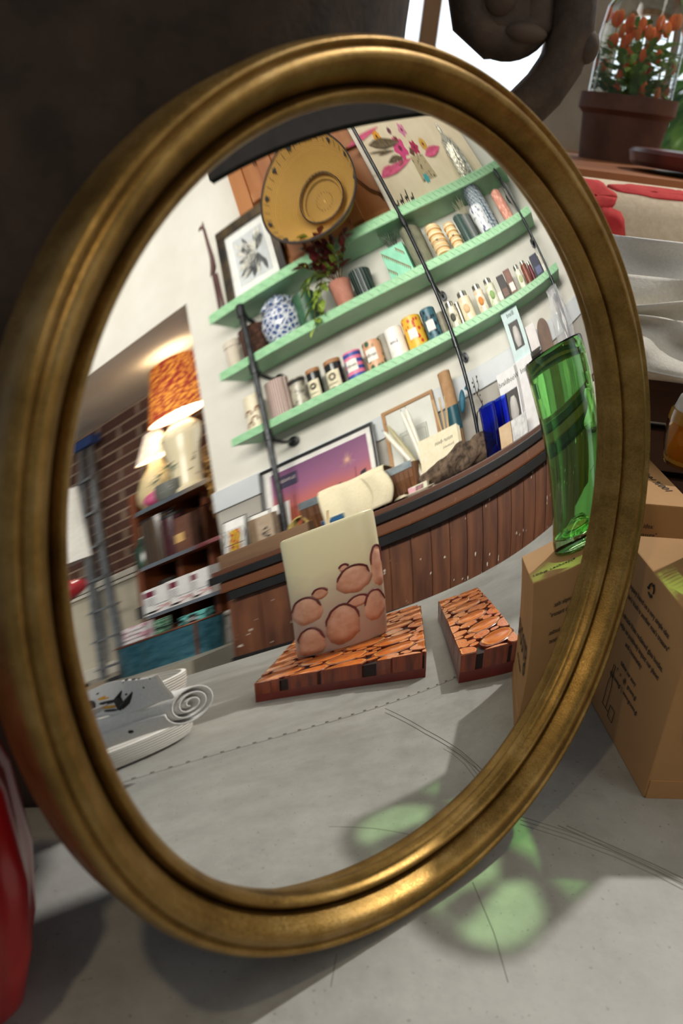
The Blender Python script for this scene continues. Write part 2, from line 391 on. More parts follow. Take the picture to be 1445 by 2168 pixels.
ZINC = zincmat()
tbl = thing('display_table', 'large display table with a riveted grey zinc top under the mirror', 'table', (.2, .45, 0))
def tl(p): return Vector(p)-V(.2, .45, 0)
td = V(math.cos(1.5153), math.sin(1.5153), 0); tn = V(math.sin(1.5153), -math.cos(1.5153), 0); TD = 2.88903*S
A1 = tn*TD+td*(-.75); A2 = tn*TD+td*1.62
bm = nb(); prism(bm, [tuple(tl(p).xy) for p in (V(-1.05, -.75, 0), A1, A2, V(-1.05, 1.62, 0))], TZ-.03, TZ); tt_ = link('top', bm, ZINC, tbl, False); tt_.cycles.is_caustics_receiver = True
bm = nb()
for i in range(4): pass
for (p, q) in ((V(-1.0, -.7, 0), A1+V(-.05, .05, 0)), (A1+V(-.05, .05, 0), A2+V(-.05, -.05, 0)), (A2+V(-.05, -.05, 0), V(-1.0, 1.57, 0)), (V(-1.0, 1.57, 0), V(-1.0, -.7, 0))):
    p = tl(p); q = tl(q); d = q-p; a = math.atan2(d.y, d.x); box(bm, ((p.x+q.x)/2, (p.y+q.y)/2, TZ-.085), (d.length, .03, .11), .004, Matrix.Rotation(a, 3, 'Z'))
link('apron', bm, M('6b4a30', '543824', 7, .6, stretch=(.2, 1, 1)), tbl, False)
for p in (V(-.98, -.68, 0), A1+V(-.08, .08, 0), A2+V(-.08, -.08, 0), V(-.98, 1.55, 0)):
    bm = nb(); q = tl(p); box(bm, (q.x, q.y, (TZ-.05)/2), (.08, .08, TZ-.05), .006); link('leg', bm, M('6b4a30', '543824', 7, .6, stretch=(1, 1, .15)), tbl, False)
# the seam with its row of rivets, and scribed arcs
sA = rz(289, 1646); sB = rz(950, 1439); sB2 = rz(818, 1494)
bm = nb(); ps = [rz(x, y) for x, y in ((289, 1646), (416, 1629), (508, 1603), (700, 1541), (818, 1494), (917, 1452), (950, 1439))]
d_ = (ps[-1]-ps[0]).normalized(); nseam = 30
for i in range(nseam):
    p = tl(ps[0]+(ps[-1]-ps[0])*(i/(nseam-1)*1.25-.05)); ball(bm, (p.x, p.y, TZ), (.0024, .0024, .0012), 8)
link('rivet_row', bm, M('5f5348', '4a4038', 60, .6), tbl)
bm = nb(); p = tl(ps[0]-d_*.1); q = tl(ps[-1]+d_*.5); sd_ = V(-d_.y, d_.x, 0)*.006
tube(bm, [(p+sd_)+V(0, 0, TZ-p.z), (q+sd_)+V(0, 0, TZ-q.z)], .0007, 5); link('seam', bm, M('6e6a64'), tbl)
bm = nb()
def arc(pts, r):
    Q = [tl(on_z(*p)) for p in pts]; tube(bm, [V(p.x, p.y, TZ) for p in Q], r, 4)
for dy in (0, 8, 17): arc([(1100, 1728+dy), (1200, 1760+dy), (1300, 1797+dy), (1390, 1838+dy), (1445, 1867+dy)], .00035)
arc([(1000, 1868), (1045, 1975), (1075, 2080)], .0003); arc([(40, 1868), (12, 1905)], .0005); arc([(80, 1832), (62, 1870)], .0003); arc([(700, 2090), (712, 2020)], .0003)
def arc2(pts, r):
    Q = [tl(rz(*p)) for p in pts]; tube(bm, [V(p.x, p.y, TZ) for p in Q], r, 4)
for dy in (0, 9): arc2([(815, 1500+dy), (900, 1545+dy), (975, 1590+dy), (1035, 1645+dy)], .0006)
link('scribed_arc', bm, M('77736c'), tbl)
# ---------------------------------------------------------------- the round convex mirror
def goldmat():
    m, t = newmat('m_gold', .38, .85); v = t.coords()
    n = t.add('ShaderNodeTexNoise', Scale=26.0, Detail=8.0, Roughness=.7); t.link(v, n.inputs['Vector'])
    n2 = t.add('ShaderNodeTexNoise', Scale=900.0, Detail=2.0); t.link(v, n2.inputs['Vector'])
    a = t.ramp(n.outputs['Fac'], [(.3, hexc('74592a')), (.52, hexc('987840')), (.75, hexc('b39560'))])
    b = t.ramp(n2.outputs['Fac'], [(.35, (.62, .6, .55)), (.62, (1.0, 1.0, 1.0))])
    mx = t.add('ShaderNodeMix', data_type='RGBA', blend_type='MULTIPLY'); mx.inputs[0].default_value = .7
    t.link(a, mx.inputs[6]); t.link(b, mx.inputs[7]); t.link(mx.outputs[2], t.b.inputs['Base Color'])
    t.link(t.ramp(n2.outputs['Fac'], [(.4, (.34,)*3), (.65, (.5,)*3)]), t.b.inputs['Roughness']); t.bump(n2.outputs['Fac'], .22, .0006)
    return m
GOLD = goldmat()
mir = thing('round_mirror', 'round convex mirror in a gold moulded frame leaning on the table', 'mirror', mpt(CU, CV-.5, -.05))
mir.location.z = TZ; ML = mir.location.copy()
def ml(u, v, z): return mpt(u, v, z)-ML
AE, EE, AX = .47225, -.02151, 7.39955
ca, sa = math.cos(AX), math.sin(AX); NTH = 192
def el(r, th):
    p = (AE*(1-EE)+r)*math.cos(th); q = (AE*(1+EE)+r)*math.sin(th); return CU+ca*p-sa*q, CV+sa*p+ca*q
bm = nb(); rings = []; NRR = 70
for i in range(NRR+1):
    k = i/NRR; ring = []
    for j in range(NTH):
        U, W = el(.004, 2*PI*j/NTH); u = CU+(U-CU)*k; v = CV+(W-CV)*k
        ring.append(bm.verts.new(ml(u, v, zf(u, v)[0])))
        if i == 0: break
    rings.append(ring)
for i in range(NRR):
    for j in range(NTH):
        k = (j+1) % NTH; a = rings[i]; b = rings[i+1]
        bm.faces.new((a[0], b[j], b[k]) if i == 0 else (a[j], b[j], b[k], a[k]))
m, t = newmat('m_silvered', 0.0, 1.0); n = t.add('ShaderNodeTexNoise', Scale=3.0); t.link(t.coords(), n.inputs['Vector']); t.link(t.ramp(n.outputs['Fac'], [(0, (.90, .91, .90)), (1, (.92, .93, .92))]), t.b.inputs['Base Color'])
o = link('glass', bm, m, mir, True, auto=False)
if (o.data.polygons[500].normal.dot(MN) < 0): o.data.flip_normals()
def ringmesh(prof, closed=False):
    bm = nb(); R_ = []
    for j in range(NTH):
        th = 2*PI*j/NTH; z0 = zf(*el(0, th))[0]
        R_.append([bm.verts.new(ml(*el(r, th), z0+h)) for r, h in prof])
    m_ = len(prof)
    for j in range(NTH):
        a = R_[j]; b = R_[(j+1) % NTH]
        for i in range(m_ if closed else m_-1): bm.faces.new((a[i], a[(i+1) % m_], b[(i+1) % m_], b[i]))
    return bm
def arcp(r0, h0, r1, h1, bulge, n=7):
    out = []
    for i in range(n+1):
        k = i/n; out.append((r0+(r1-r0)*k, h0+(h1-h0)*k+bulge*math.sin(PI*k)))
    return out
link('inner_bead', ringmesh([(0, -.012)]+arcp(.0, .001, .0185, .001, .0125, 9)+[(.0185, -.012)]), GOLD, mir, True, auto=False)
link('moulding', ringmesh([(.0205, -.012)]+arcp(.0205, .006, .050, .030, .012, 12)+arcp(.0515, .0275, .0535, .0275, -.002, 2)+arcp(.0545, .0285, .0665, .020, .006, 8)+[(.068, .012), (.0685, -.045), (.060, -.055), (.0205, -.055)], True), GOLD, mir, True, auto=False)
bm = nb(); pts = [bm.verts.new(ml(*el(.0655, 2*PI*j/96), zf(*el(0, 2*PI*j/96))[0]-.056)) for j in range(96)]; bm.faces.new(pts); link('backing_board', bm, M('3a2c20'), mir, False)
# ---------------------------------------------------------------- rusty urn with its scroll handle, behind the mirror
IRON = M('6f5d50', '352c28', 30, .8, bump=.9, lo=.32, hi=.7, detail=9)
urn = thing('iron_urn', 'big dark rusty iron urn behind the gold mirror', 'urn', (-.265, .80, TZ+.001))
bm = nb(); lathe(bm, [(0, 0), (.27, 0), (.275, .01), (.272, .20), (.27, .33), (.278, .345), (.278, .375), (.27, .39), (.268, .55), (.272, .70), (.275, .78), (.25, .78), (.245, .5), (0, .4)], 72)
link('body', bm, M('4a3a2e', '2b2421', 26, .9, bump=.6, lo=.3, hi=.72), urn)
def upt(px, py, y): return on_y(px, py, y)-urn.location
bm = nb(); Y = .80
arm = [(1040, 300), (1105, 235), (1150, 190), (1188, 135), (1210, 70), (1216, 0), (1205, -60), (1160, -105), (1090, -115), (1020, -90), (985, -30), (995, 40), (1040, 82), (1095, 80), (1135, 45), (1138, -5), (1110, -35), (1070, -30), (1055, 5), (1080, 22)]
tube(bm, [upt(x, y, Y) for x, y in arm], [.017]*6+[.016]*4+[.015]*3+[.014]*3+[.012]*4, 12, flat=1.0)
tube(bm, [upt(x+20, y+4, Y-.008) for x, y in arm[1:7]], .006, 8)
c_ = upt(1078, 18, Y); ball(bm, c_, (.036, .013, .036), 24); ball(bm, upt(1243, 100, Y-.005), (.009, .009, .012), 12); ball(bm, upt(1112, 70, Y-.012), (.016, .008, .007), 12); ball(bm, upt(1060, -10, Y-.012), (.012, .008, .014), 12)
p0 = upt(1040, 300, Y); tube(bm, [p0, p0+V(-.02, .0, -.05), V(.255, .02, .30)], .017, 12)
link('scroll_handle', bm, IRON, urn)
t_sprig = thing('trailing_leaf_sprig', 'yellow green leaf sprig hanging over the urn', 'plant', urn.location+V(-.0, -.25, .56))
# ---------------------------------------------------------------- kraft boxes
BPH = 1.70729; BRZ = BPH-PI/2; BP = V(.55072, 1.27245, 0)*S+V(0, 0, TZ); BH = .1664; BW, BDp = .172, .155
KR = M('b58a5a', 'a67b4b', 10, .8, bump=.04, lo=.3, hi=.75)
def kraft(loc, rz, label, face):
    t = thing('kraft_gift_box', label, 'box', loc, rz, 'printed kraft gift boxes')
    bm = nb(); box(bm, (BW/2, BDp/2, BH/2), (BW, BDp, BH), .0016); ct_ = link('carton', bm, KR, t, False); ct_.cycles.is_caustics_receiver = True
    bm = nb(); box(bm, (BW/2, -.0004, .009), (BW-.004, .0012, .018), .0003); link('base_flap', bm, KR, t, False)
    L = ['a company based on a very simple idea:', '"one man\'s trash is another man\'s treasure"', '', 'we handmade from reclaimed glass bottles.', 'that helps us positively impact our planet', 'and community', '', 'follow our story', '  f    o    @   groove.gl', '@groove.gl  |  www.groove.gl']
    y0 = BH*(.815 if face == 'side' else .858)
    def put(s, along, z, size, sx=1.0):
        if face == 'side': text(t, s, size, (-.0006, BDp*along, z), (RX, 0, -RX), INK, sx=sx)
        else: text(t, s, size, (BW*along, -.0012, z), (RX, 0, 0), INK, sx=sx)
    for i, s in enumerate(L):
        if s: put(s, .5, y0-i*BH*.057, .0068 if i < 6 else .006, .88)
    # recycling arrows and the small bottle drawing
    bm = nb()
    def f3(a, z): return V(-.0007, BDp*a, z) if face == 'side' else V(BW*a, -.0013, z)
    for k in range(3):
        a = 2*PI*k/3+.3; pts = [f3(.5+.032*math.sin(a+q)*(1 if q < .95 else 1.0), BH*(.915 if face == 'side' else .93)+.0055*math.cos(a+q)) for q in (0, .5, 1.0, 1.4)]; tube(bm, pts, .0007, 5)
        e = pts[-1]; tube(bm, [e+(pts[-2]-e)*.2, e+(e-pts[-2])*.7], [.0018, .0002], 5)
    bl = [(.70, .10), (.70, .24), (.685, .29), (.685, .36), (.66, .36), (.66, .29), (.645, .24), (.645, .10)] if face == 'side' else [(.3, .10), (.3, .24), (.315, .29), (.315, .36), (.34, .36), (.34, .29), (.355, .24), (.355, .10)]
    tube(bm, [f3(a, BH*z) for a, z in bl], .0003, 4, closed=True)
    sq = [(.60, .08), (.60, .15), (.53, .15), (.53, .08)]; tube(bm, [f3(a, BH*z) for a, z in sq], .0003, 4, closed=True); tube(bm, [f3(.64, BH*.10), f3(.61, BH*.10)], .0003, 4)
    link('printed_symbol', bm, INK, t)
    text(t, 'groove', .05, (BW*.52, -.0014, BH*.50) if face == 'side' else (-.0006, BDp*.5, BH*.5), (RX, 0, 0) if face == 'side' else (RX, 0, -RX), INK)
    text(t, 'reclaimed glass bottles', .0075, (BW*.52, -.0014, BH*.30) if face == 'side' else (-.0006, BDp*.5, BH*.3), (RX, 0, 0) if face == 'side' else (RX, 0, -RX), INK)
    return t
k1 = kraft(BP, BRZ, 'kraft box with printed text holding the green bottle glass', 'side')
text(k1, '100% recycable', .0105, (.026, .035, BH+.0006), (0, 0, RX+.1), INK)
fl = on_z(1365, 1066, TZ+BH); fr = on_z(1445, 1073, TZ+BH); a2 = math.atan2(fr.y-fl.y, fr.x-fl.x)
cr = on_z(1372, 1066, TZ+BH)
KB2 = V(fl.x, fl.y, TZ)-V(math.cos(a2), math.sin(a2), 0)*.119
k2 = kraft(KB2, a2, 'kraft box behind the first one with an amber glass on it', 'front')
text(k2, '100% recycable', .0125, (.150, .075, BH+.0006), (0, 0, RX+.25), INK)
# ---------------------------------------------------------------- bottle glasses
GREEN = glassmat('m_green_glass', (.50, .88, .42), 0, 1.45)
bm = nb(); H = .212
lathe(bm, [(0, 0), (.038, 0), (.0435, .004), (.0455, .012), (.046, .05), (.0475, .12), (.050, .19), (.0505, H), (.0495, H+.002), (.0478, H), (.0472, .19), (.0448, .12), (.0434, .05), (.0424, .018), (.034, .016), (.024, .021), (.012, .030), (0, .032)], 64)
gl = link('green_bottle_glass', bm, GREEN, None, True, BP+V(0, 0, BH+.0005)+V(math.cos(BRZ), math.sin(BRZ), 0)*.082+V(-math.sin(BRZ), math.cos(BRZ), 0)*.090)
gl.rotation_euler = (0, 0, .4); gl.cycles.is_caustics_caster = True
tag(gl, 'tall green glass cut from a bottle standing on the kraft box', 'glass')
t = thing('amber_bottle_glass', 'small amber glass with a white candle inside on the rear kraft box', 'glass', on_z(1462, 985, TZ+BH))
t.location.z = TZ+BH+.0005
bm = nb(); lathe(bm, cup(.030, .036, .062, .003, 8, .004), 40); link('tumbler', bm, glassmat('m_amber', (.95, .55, .10), 0, 1.45), t)
bm = nb(); lathe(bm, [(0, .004), (.029, .004), (.035, .055), (.030, .075), (.018, .086), (0, .089)], 32); link('wax', bm, M('f4f1ea', 'ebe6da', 20, .4, sss=.2), t)
# ---------------------------------------------------------------- things on the table and beyond it, seen directly
# sprig on the urn's rim
bm = nb(); rr = random.Random(5); b0 = V(-.01, .0, .0)
tube(bm, [V(.0, .0, -.02), V(-.0, -.03, .02), V(-.0, -.07, .03)], [.002, .0018, .001], 6)
for i in range(9):
    k = i/8; p = V(0, -.03-.05*k, .02+.01*k); leafmesh(bm, p, p+V((-1)**i*rr.uniform(.02, .035), rr.uniform(-.03, 0), rr.uniform(-.02, .02)), .016, .3)
link('foliage', bm, M('a9b42c', '7f9420', 30, .5), t_sprig, False)
# red vase close to the camera
q = on_z(-60, 2160, TZ)
t = thing('red_vase', 'glossy red fluted vase close to the camera beside the mirror shadow', 'vase', (-.205, .375, TZ))
bm = nb(); prof = [(0, 0), (.052, 0), (.058, .01), (.063, .05), (.062, .10), (.052, .16), (.036, .20), (.033, .215), (.038, .222), (.034, .222), (.028, .20), (.045, .15), (.052, .06), (0, .02)]
n_ = 96; rings = []
for r, z in prof:
    if r == 0: rings.append([bm.verts.new((0, 0, z))]); continue
    rings.append([bm.verts.new((r*(1+.035*math.cos(12*2*PI*i/n_))*math.cos(2*PI*i/n_), r*(1+.035*math.cos(12*2*PI*i/n_))*math.sin(2*PI*i/n_), z)) for i in range(n_)])
for A, B in zip(rings, rings[1:]):
    for i in range(n_):
        j = (i+1) % n_
        if len(A) == 1: bm.faces.new((A[0], B[i], B[j]))
        elif len(B) == 1: bm.faces.new((A[i], A[j], B[0]))
        else: bm.faces.new((A[i], A[j], B[j], B[i]))
link('body', bm, M('c9141c', 'a90f18', 8, .28, coat=.3), t)
# crate stand behind the boxes, cloth bag and tea towel on it
WOODD = M('5a3a26', '432818', 7, .55, stretch=(.25, 1, 1))
cx, cy, ch = .58, 1.22, .235
t = thing('wooden_riser_crate', 'dark wooden crate stand carrying the folded canvas bag', 'crate', (cx, cy, TZ))
for i in range(4):
    bm = nb(); box(bm, (0, -.115, .03+.06*i), (.50, .012, .05), .002); link('slat', bm, WOODD, t)
    bm = nb(); box(bm, (0, .115, .03+.06*i), (.50, .012, .05), .002); link('slat', bm, WOODD, t)
for sx in (-1, 1):
    bm = nb(); box(bm, (sx*.245, 0, ch/2), (.012, .218, ch-.004), .002); link('end_panel', bm, WOODD, t)
bm = nb(); box(bm, (0, 0, ch-.004), (.51, .25, .012), .002); link('top', bm, WOODD, t)
CANV = M('e6e0d4', 'dcd5c7', 260, .95, bump=.25); CANVW = M('ece9e4', 'e2dfd9', 300, .95, bump=.3)
bag = thing('canvas_bag', 'off white canvas bag with black dots folded in a heap behind the kraft boxes', 'bag', (cx, cy, TZ+ch+.003))
r5 = random.Random(3)
def zpx(py, y): return on_y(1385, py, y).z
def flap(yb, zbot, ztop, lean, amp, seed, hem=0):
    r6 = random.Random(seed); ph = [r6.uniform(0, 6) for _ in range(8)]
    def f(u, v):
        x = -.36+.66*u; wob = math.sin(7*u+ph[0])*.5+math.sin(13*u+ph[1])*.35+.25*math.sin(23*u+ph[2])
        zt_ = ztop+amp*1.6*wob+.035*(u-.72); k = v
        z = zbot+(zt_-zbot)*k; y = yb+lean*k**1.5+.013*math.sin(9*u+7*v+ph[3])*(.3+k)+.008*math.sin(17*u-11*v+ph[4])+.005*math.sin(31*u+9*v+ph[5])
        return V(x, y, z)-V(0, 0, 0)
    return f
FL = [(1.055, TZ+ch+.012, zpx(655, 1.09), .05, .006, 1, CANV), (1.085, TZ+ch+.012, zpx(605, 1.13), .05, .007, 6, CANV), (1.12, TZ+ch+.012, zpx(560, 1.17), .05, .005, 2, CANV), (1.16, TZ+ch+.012, zpx(475, 1.22), .06, .004, 4, CANVW)]
def bl(p): return V(p.x, p.y-cy, p.z-(TZ+ch+.003))
FF = [flap(*a[:6]) for a in FL]
for a, f in zip(FL, FF):
    bm = nb(); sheet(bm, lambda u, v, f=f: bl(f(u, v)), 90, 26, .003); link('panel', bm, a[6], bag, True, auto=False)
for f in FF[:2]:
    bm = nb(); tube(bm, [bl(f(i/60, .16))+V(0, -.002, 0) for i in range(61)], .0012, 5); link('hem', bm, CANVW, bag)
bm = nb(); sheet(bm, lambda u, v: V(-.34+.62*u, -.04+.15*v, (zpx(600, 1.2)-TZ-ch)*(.85+.1*math.sin(6*u+3*v))), 40, 10, .003); link('panel', bm, CANV, bag, True, auto=False)
for (k, px, py) in ((3, 1440, 456), (2, 1372, 606), (3, 1352, 560)):
    f = FF[k]; best = min(((i/90, j/26) for i in range(91) for j in range(27)), key=lambda q: (V(*[0, 0, 0]) + (lambda d, w: w-d*w.dot(d))(ray(px, py)[1], f(*q)-CAM)).length)
    bm = nb(); ball(bm, bl(f(*best))+V(0, -.002, 0), (.0055, .0015, .0042), 12); link('printed_dot', bm, INK, bag)
tw = thing('line_drawn_tea_towel', 'white tea towel with black line drawing hanging under the canvas bag', 'towel', (cx-.02, cy-.150, TZ+.001))
def tf(u, v): return V(-.05+.36*u+.0, -.004*math.sin(9*u)-.004*v, .235-.17*v+.004*math.sin(7*u))
bm = nb(); sheet(bm, tf, 30, 14, .002); link('cloth', bm, CANVW, tw, True, auto=False)
bm = nb()
for pts in ([(0, .05), (.1, .3), (.25, .35), (.3, .1)], [(.25, .35), (.4, .6), (.55, .55), (.6, .2)], [(.05, .6), (.2, .8), (.4, .6)], [(.6, .7), (.75, .4), (.9, .5)]):
    tube(bm, [tf(u, v)+V(0, -.0025, 0) for u, v in pts], .0011, 5)
link('print', bm, INK, tw)
# raised wooden bench in front of the window
BZ = 1.185
bn = thing('window_bench', 'long orange brown wooden bench in front of the shop window', 'bench', (.85, 1.95, 0))
bm = nb(); box(bm, (0, 0, BZ-.02), (1.6, .72, .04), .004); link('top', bm, M('a5673b', '7d4826', 6, .4, stretch=(.2, 1, 1)), bn)
for x in (-.72, .72):
    for y in (-.3, .3):
        bm = nb(); box(bm, (x, y, (BZ-.04)/2), (.06, .06, BZ-.04), .004); link('leg', bm, M('8a5631', '6b3f20', 6, .5), bn)
bm = nb(); box(bm, (0, -.34, BZ-.12), (1.44, .02, .15), .003); link('front_rail', bm, M('5b2d20', '3f1d15', 6, .5), bn)
# planter with flowers under a glass cloche
pl = thing('clay_planter', 'brown clay planter holding orange flowers under a glass cloche', 'planter', (.478, 2.14, BZ+.0005))
Mq = Matrix.Rotation(PI/4, 4, 'Z')
bm = nb(); lathe(bm, [(0, 0), (.078, 0), (.088, .085), (.098, .095), (.098, .124), (.090, .124), (.086, .085), (0, .08)], 40); link('pot', bm, M('64412f', '4a2d22', 14, .7), pl)
bm = nb(); lathe(bm, [(0, .083), (.086, .085)], 40); link('soil', bm, M('2c1f17', '1d140f', 40, .95, bump=.6), pl, False)
bm = nb(); r2 = random.Random(11)
for i in range(420):
    a = r2.uniform(0, 2*PI); k = r2.random()**.6; p = V(.060*k*math.cos(a), .055*k*math.sin(a), .088+.17*r2.random()*(1-.4*k)); d = V(math.cos(a)*.5, math.sin(a)*.5, r2.uniform(-.2, .8)).normalized()
    leafmesh(bm, p, p+d*r2.uniform(.018, .034), .013, .3)
link('foliage', bm, M('a8c85a', '6f9a4a', 24, .6), pl, False)
bm = nb()
for i in range(46):
    a = r2.uniform(0, 2*PI); k = r2.uniform(.2, 1); ball(bm, (.058*k*math.cos(a), .055*k*math.sin(a)-.01, .13+.13*r2.random()), (.006, .006, .013), 8)
link('flower', bm, M('ff8a3c', 'f06a2e', 30, .6), pl)
bm = nb(); lathe(bm, [(.084, .1245), (.084, .23), (.078, .28), (.06, .315), (.03, .333), (0, .338), (0, .336), (.03, .331), (.059, .313), (.0765, .279), (.0825, .23), (.0825, .1245)], 48)
cl = link('glass_cloche', bm, glassmat('m_cloche', (.97, 1, .99), 0, 1.3), None, True, pl.location); tag(cl, 'clear glass cloche standing over the orange flowers in the planter', 'cloche')
bm = nb(); ball(bm, (0, 0, .350), .012, 12); link('knob', bm, glassmat('m_cloche2', (.97, 1, .99)), cl)
# cake stand with basket
st = thing('wooden_cake_stand', 'dark red wooden cake stand beside the clay planter', 'stand', (.61, 1.78, BZ-.0005+.001))
bm = nb(); lathe(bm, solid(.055, .04, .0085), 32); link('foot', bm, M('4a1d1c', '341213', 8, .35), st)
bm = nb(); lathe(bm, solid(.185, .19, .028, .006), 48, c=(0, 0, .0088)); link('plate', bm, M('5b2522', '3d1617', 8, .3, stretch=(.3, 1, 1), kind='wave'), st)
bk = thing('woven_basket', 'red and straw woven basket on the dark wooden cake stand', 'basket', (.655, 1.78, BZ+.0375))
bm = nb(); lathe(bm, cup(.10, .125, .085, .006, 8, .01), 48); link('body', bm, M('d9a93c', '8c2340', 90, .8, kind='stripe', lo=.4, hi=.6, bump=.4), bk)
bm = nb(); tube(bm, [(.124*math.cos(a*PI/24), .124*math.sin(a*PI/24), .087) for a in range(48)], .006, 8, closed=True); link('rim', bm, M('b6843a', '8c5a2a', 60, .8), bk)
# cushion
cu_ = thing('printed_cushion', 'cream linen cushion with red floral print leaning by the bench', 'cushion', (.42, 1.46, .985))
ps_ = thing('cushion_stool', 'low dark stool under the cream and red cushion', 'stool', (.44, 1.46, 0))
bm = nb(); box(bm, (0, 0, .96), (.5, .12, .04), .006); link('seat', bm, WOODD, ps_)
for x in (-.2, .2):
    for y in (-.04, .04):
        bm = nb(); tube(bm, [(x, y, TZ+.001), (x, y, .94)], .015, 10); link('leg', bm, WOODD, ps_)
def cf(sgn):
    def f(u, v):
        x = (u-.5)*.42; z = v*.19; e = (1-(2*u-1)**4)*(1-(2*v-1)**4); return V(x, sgn*.055*e**.6+.06*v, z+.0)
    return f
bm = nb(); sheet(bm, cf(1), 24, 16, .004); sheet(bm, cf(-1), 24, 16, .004); link('cover', bm, M('e0cdb4', 'd3bea2', 120, .9, bump=.2), cu_, True, auto=False)
bm = nb(); f = cf(-1)
for (u0, v0, ru, rv) in ((.30, .45, .10, .42), (.45, .97, .18, .05), (.24, .9, .08, .12), (.75, .97, .14, .05), (.9, .5, .06, .25)):
    def g(u, v, u0=u0, v0=v0, ru=ru, rv=rv):
        a = 2*PI*u; k = v*(.85+.10*math.sin(3*a+u0*9)+.05*math.sin(7*a)); return f(min(1, max(0, u0+ru*k*math.cos(a))), min(1, max(0, v0+rv*k*math.sin(a))))+V(0, -.0035, 0)
    sheet(bm, g, 30, 5, .001)
link('printed_flower', bm, M('b8242b', 'd0453f', 30, .9), cu_, True, auto=False)
# ---------------------------------------------------------------- on the table, seen in the mirror
def seen(px, py, z): return rz(px, py, z)
# candle: elliptical pillar with pieces of wood bark set in the wax
TZ2 = TZ+.0485
cl_ = seen(629, 1393, TZ2); cr_ = seen(819, 1338, TZ2); cf_ = seen(690, 1411, TZ2)
cc = (cl_+cr_)/2; cw = (cr_-cl_).length/2; cang = math.atan2(cr_.y-cl_.y, cr_.x-cl_.x)
depth = max(.05, abs((cf_-cc).dot(V(-math.sin(cang), math.cos(cang), 0))))
def top_at(b, p):
    o, d = refl(*p); h = V(d.x, d.y, 0); t = (b-o).dot(h)/h.dot(h); return (o+d*t).z
CHh = (top_at(cl_, (602, 1140))+top_at(cr_, (794, 1079)))/2-TZ2
print('CANDLE', cc, cw, depth, CHh)
# which side faces the mirror
side = 1 if V(-math.sin(cang), math.cos(cang), 0).dot(V(.05, .53, 0)-V(cc.x, cc.y, 0)) > 0 else -1
cd_ = cw*.55
def waxmat():
    m, t = newmat('m_wax', .38); v = t.coords()
    sp = t.add('ShaderNodeSeparateXYZ'); t.link(v, sp.inputs[0]); n = t.add('ShaderNodeTexNoise', Scale=14.0, Detail=3.0); t.link(v, n.inputs['Vector'])
    mp = t.add('ShaderNodeMath', operation='MULTIPLY_ADD'); t.link(n.outputs['Fac'], mp.inputs[0]); mp.inputs[1].default_value = .10; 
    t.link(sp.outputs['Z'], mp.inputs[2])
    dv = t.add('ShaderNodeMath', operation='DIVIDE'); t.link(mp.outputs[0], dv.inputs[0]); dv.inputs[1].default_value = CHh+.10
    t.link(t.ramp(dv.outputs[0], [(.25, hexc('c3a99c')), (.46, hexc('d3c3a9')), (.62, hexc('efe6bd'))]), t.b.inputs['Base Color'])
    t.b.inputs['Subsurface Weight'].default_value = .25; t.b.inputs['Subsurface Radius'].default_value = (.03, .02, .01); t.b.inputs['Coat Weight'].default_value = .25
    return m
can = thing('pillar_candle', 'big oval cream pillar candle with pink brown wood pieces set in its lower half', 'candle', V(cc.x, cc.y, TZ2+.0005), cang)
def candle_shape(bm, w, d, h): 
    return lathe(bm, [(0, 0), (w*.94, 0), (w, h*.02), (w, h*.97), (w*.985, h*.993), (w*.95, h), (w*.88, h*.985), (0, h*.982)], 72, sy=d/w)
bm = nb(); candle_shape(bm, cw, cd_, CHh); link('wax', bm, waxmat(), can)
bm = nb(); tube(bm, [(0, 0, CHh*.98), (.001, 0, CHh+.012), (.003, .0, CHh+.028)], .0022, 8); link('wick', bm, M('e8d2b0', 'd9bd92', 80, .8), can)
def on_ell(a, z, w, d, off=0): return V((w+off)*math.cos(a), (d+off)*math.sin(a), z)
PIECE = M('dfa98e', 'c07a55', 34, .6, lo=.42, hi=.8); RIND = M('7a2f32', '5a2126', 40, .5)
fa = side*PI/2          # angle of the face turned to the mirror
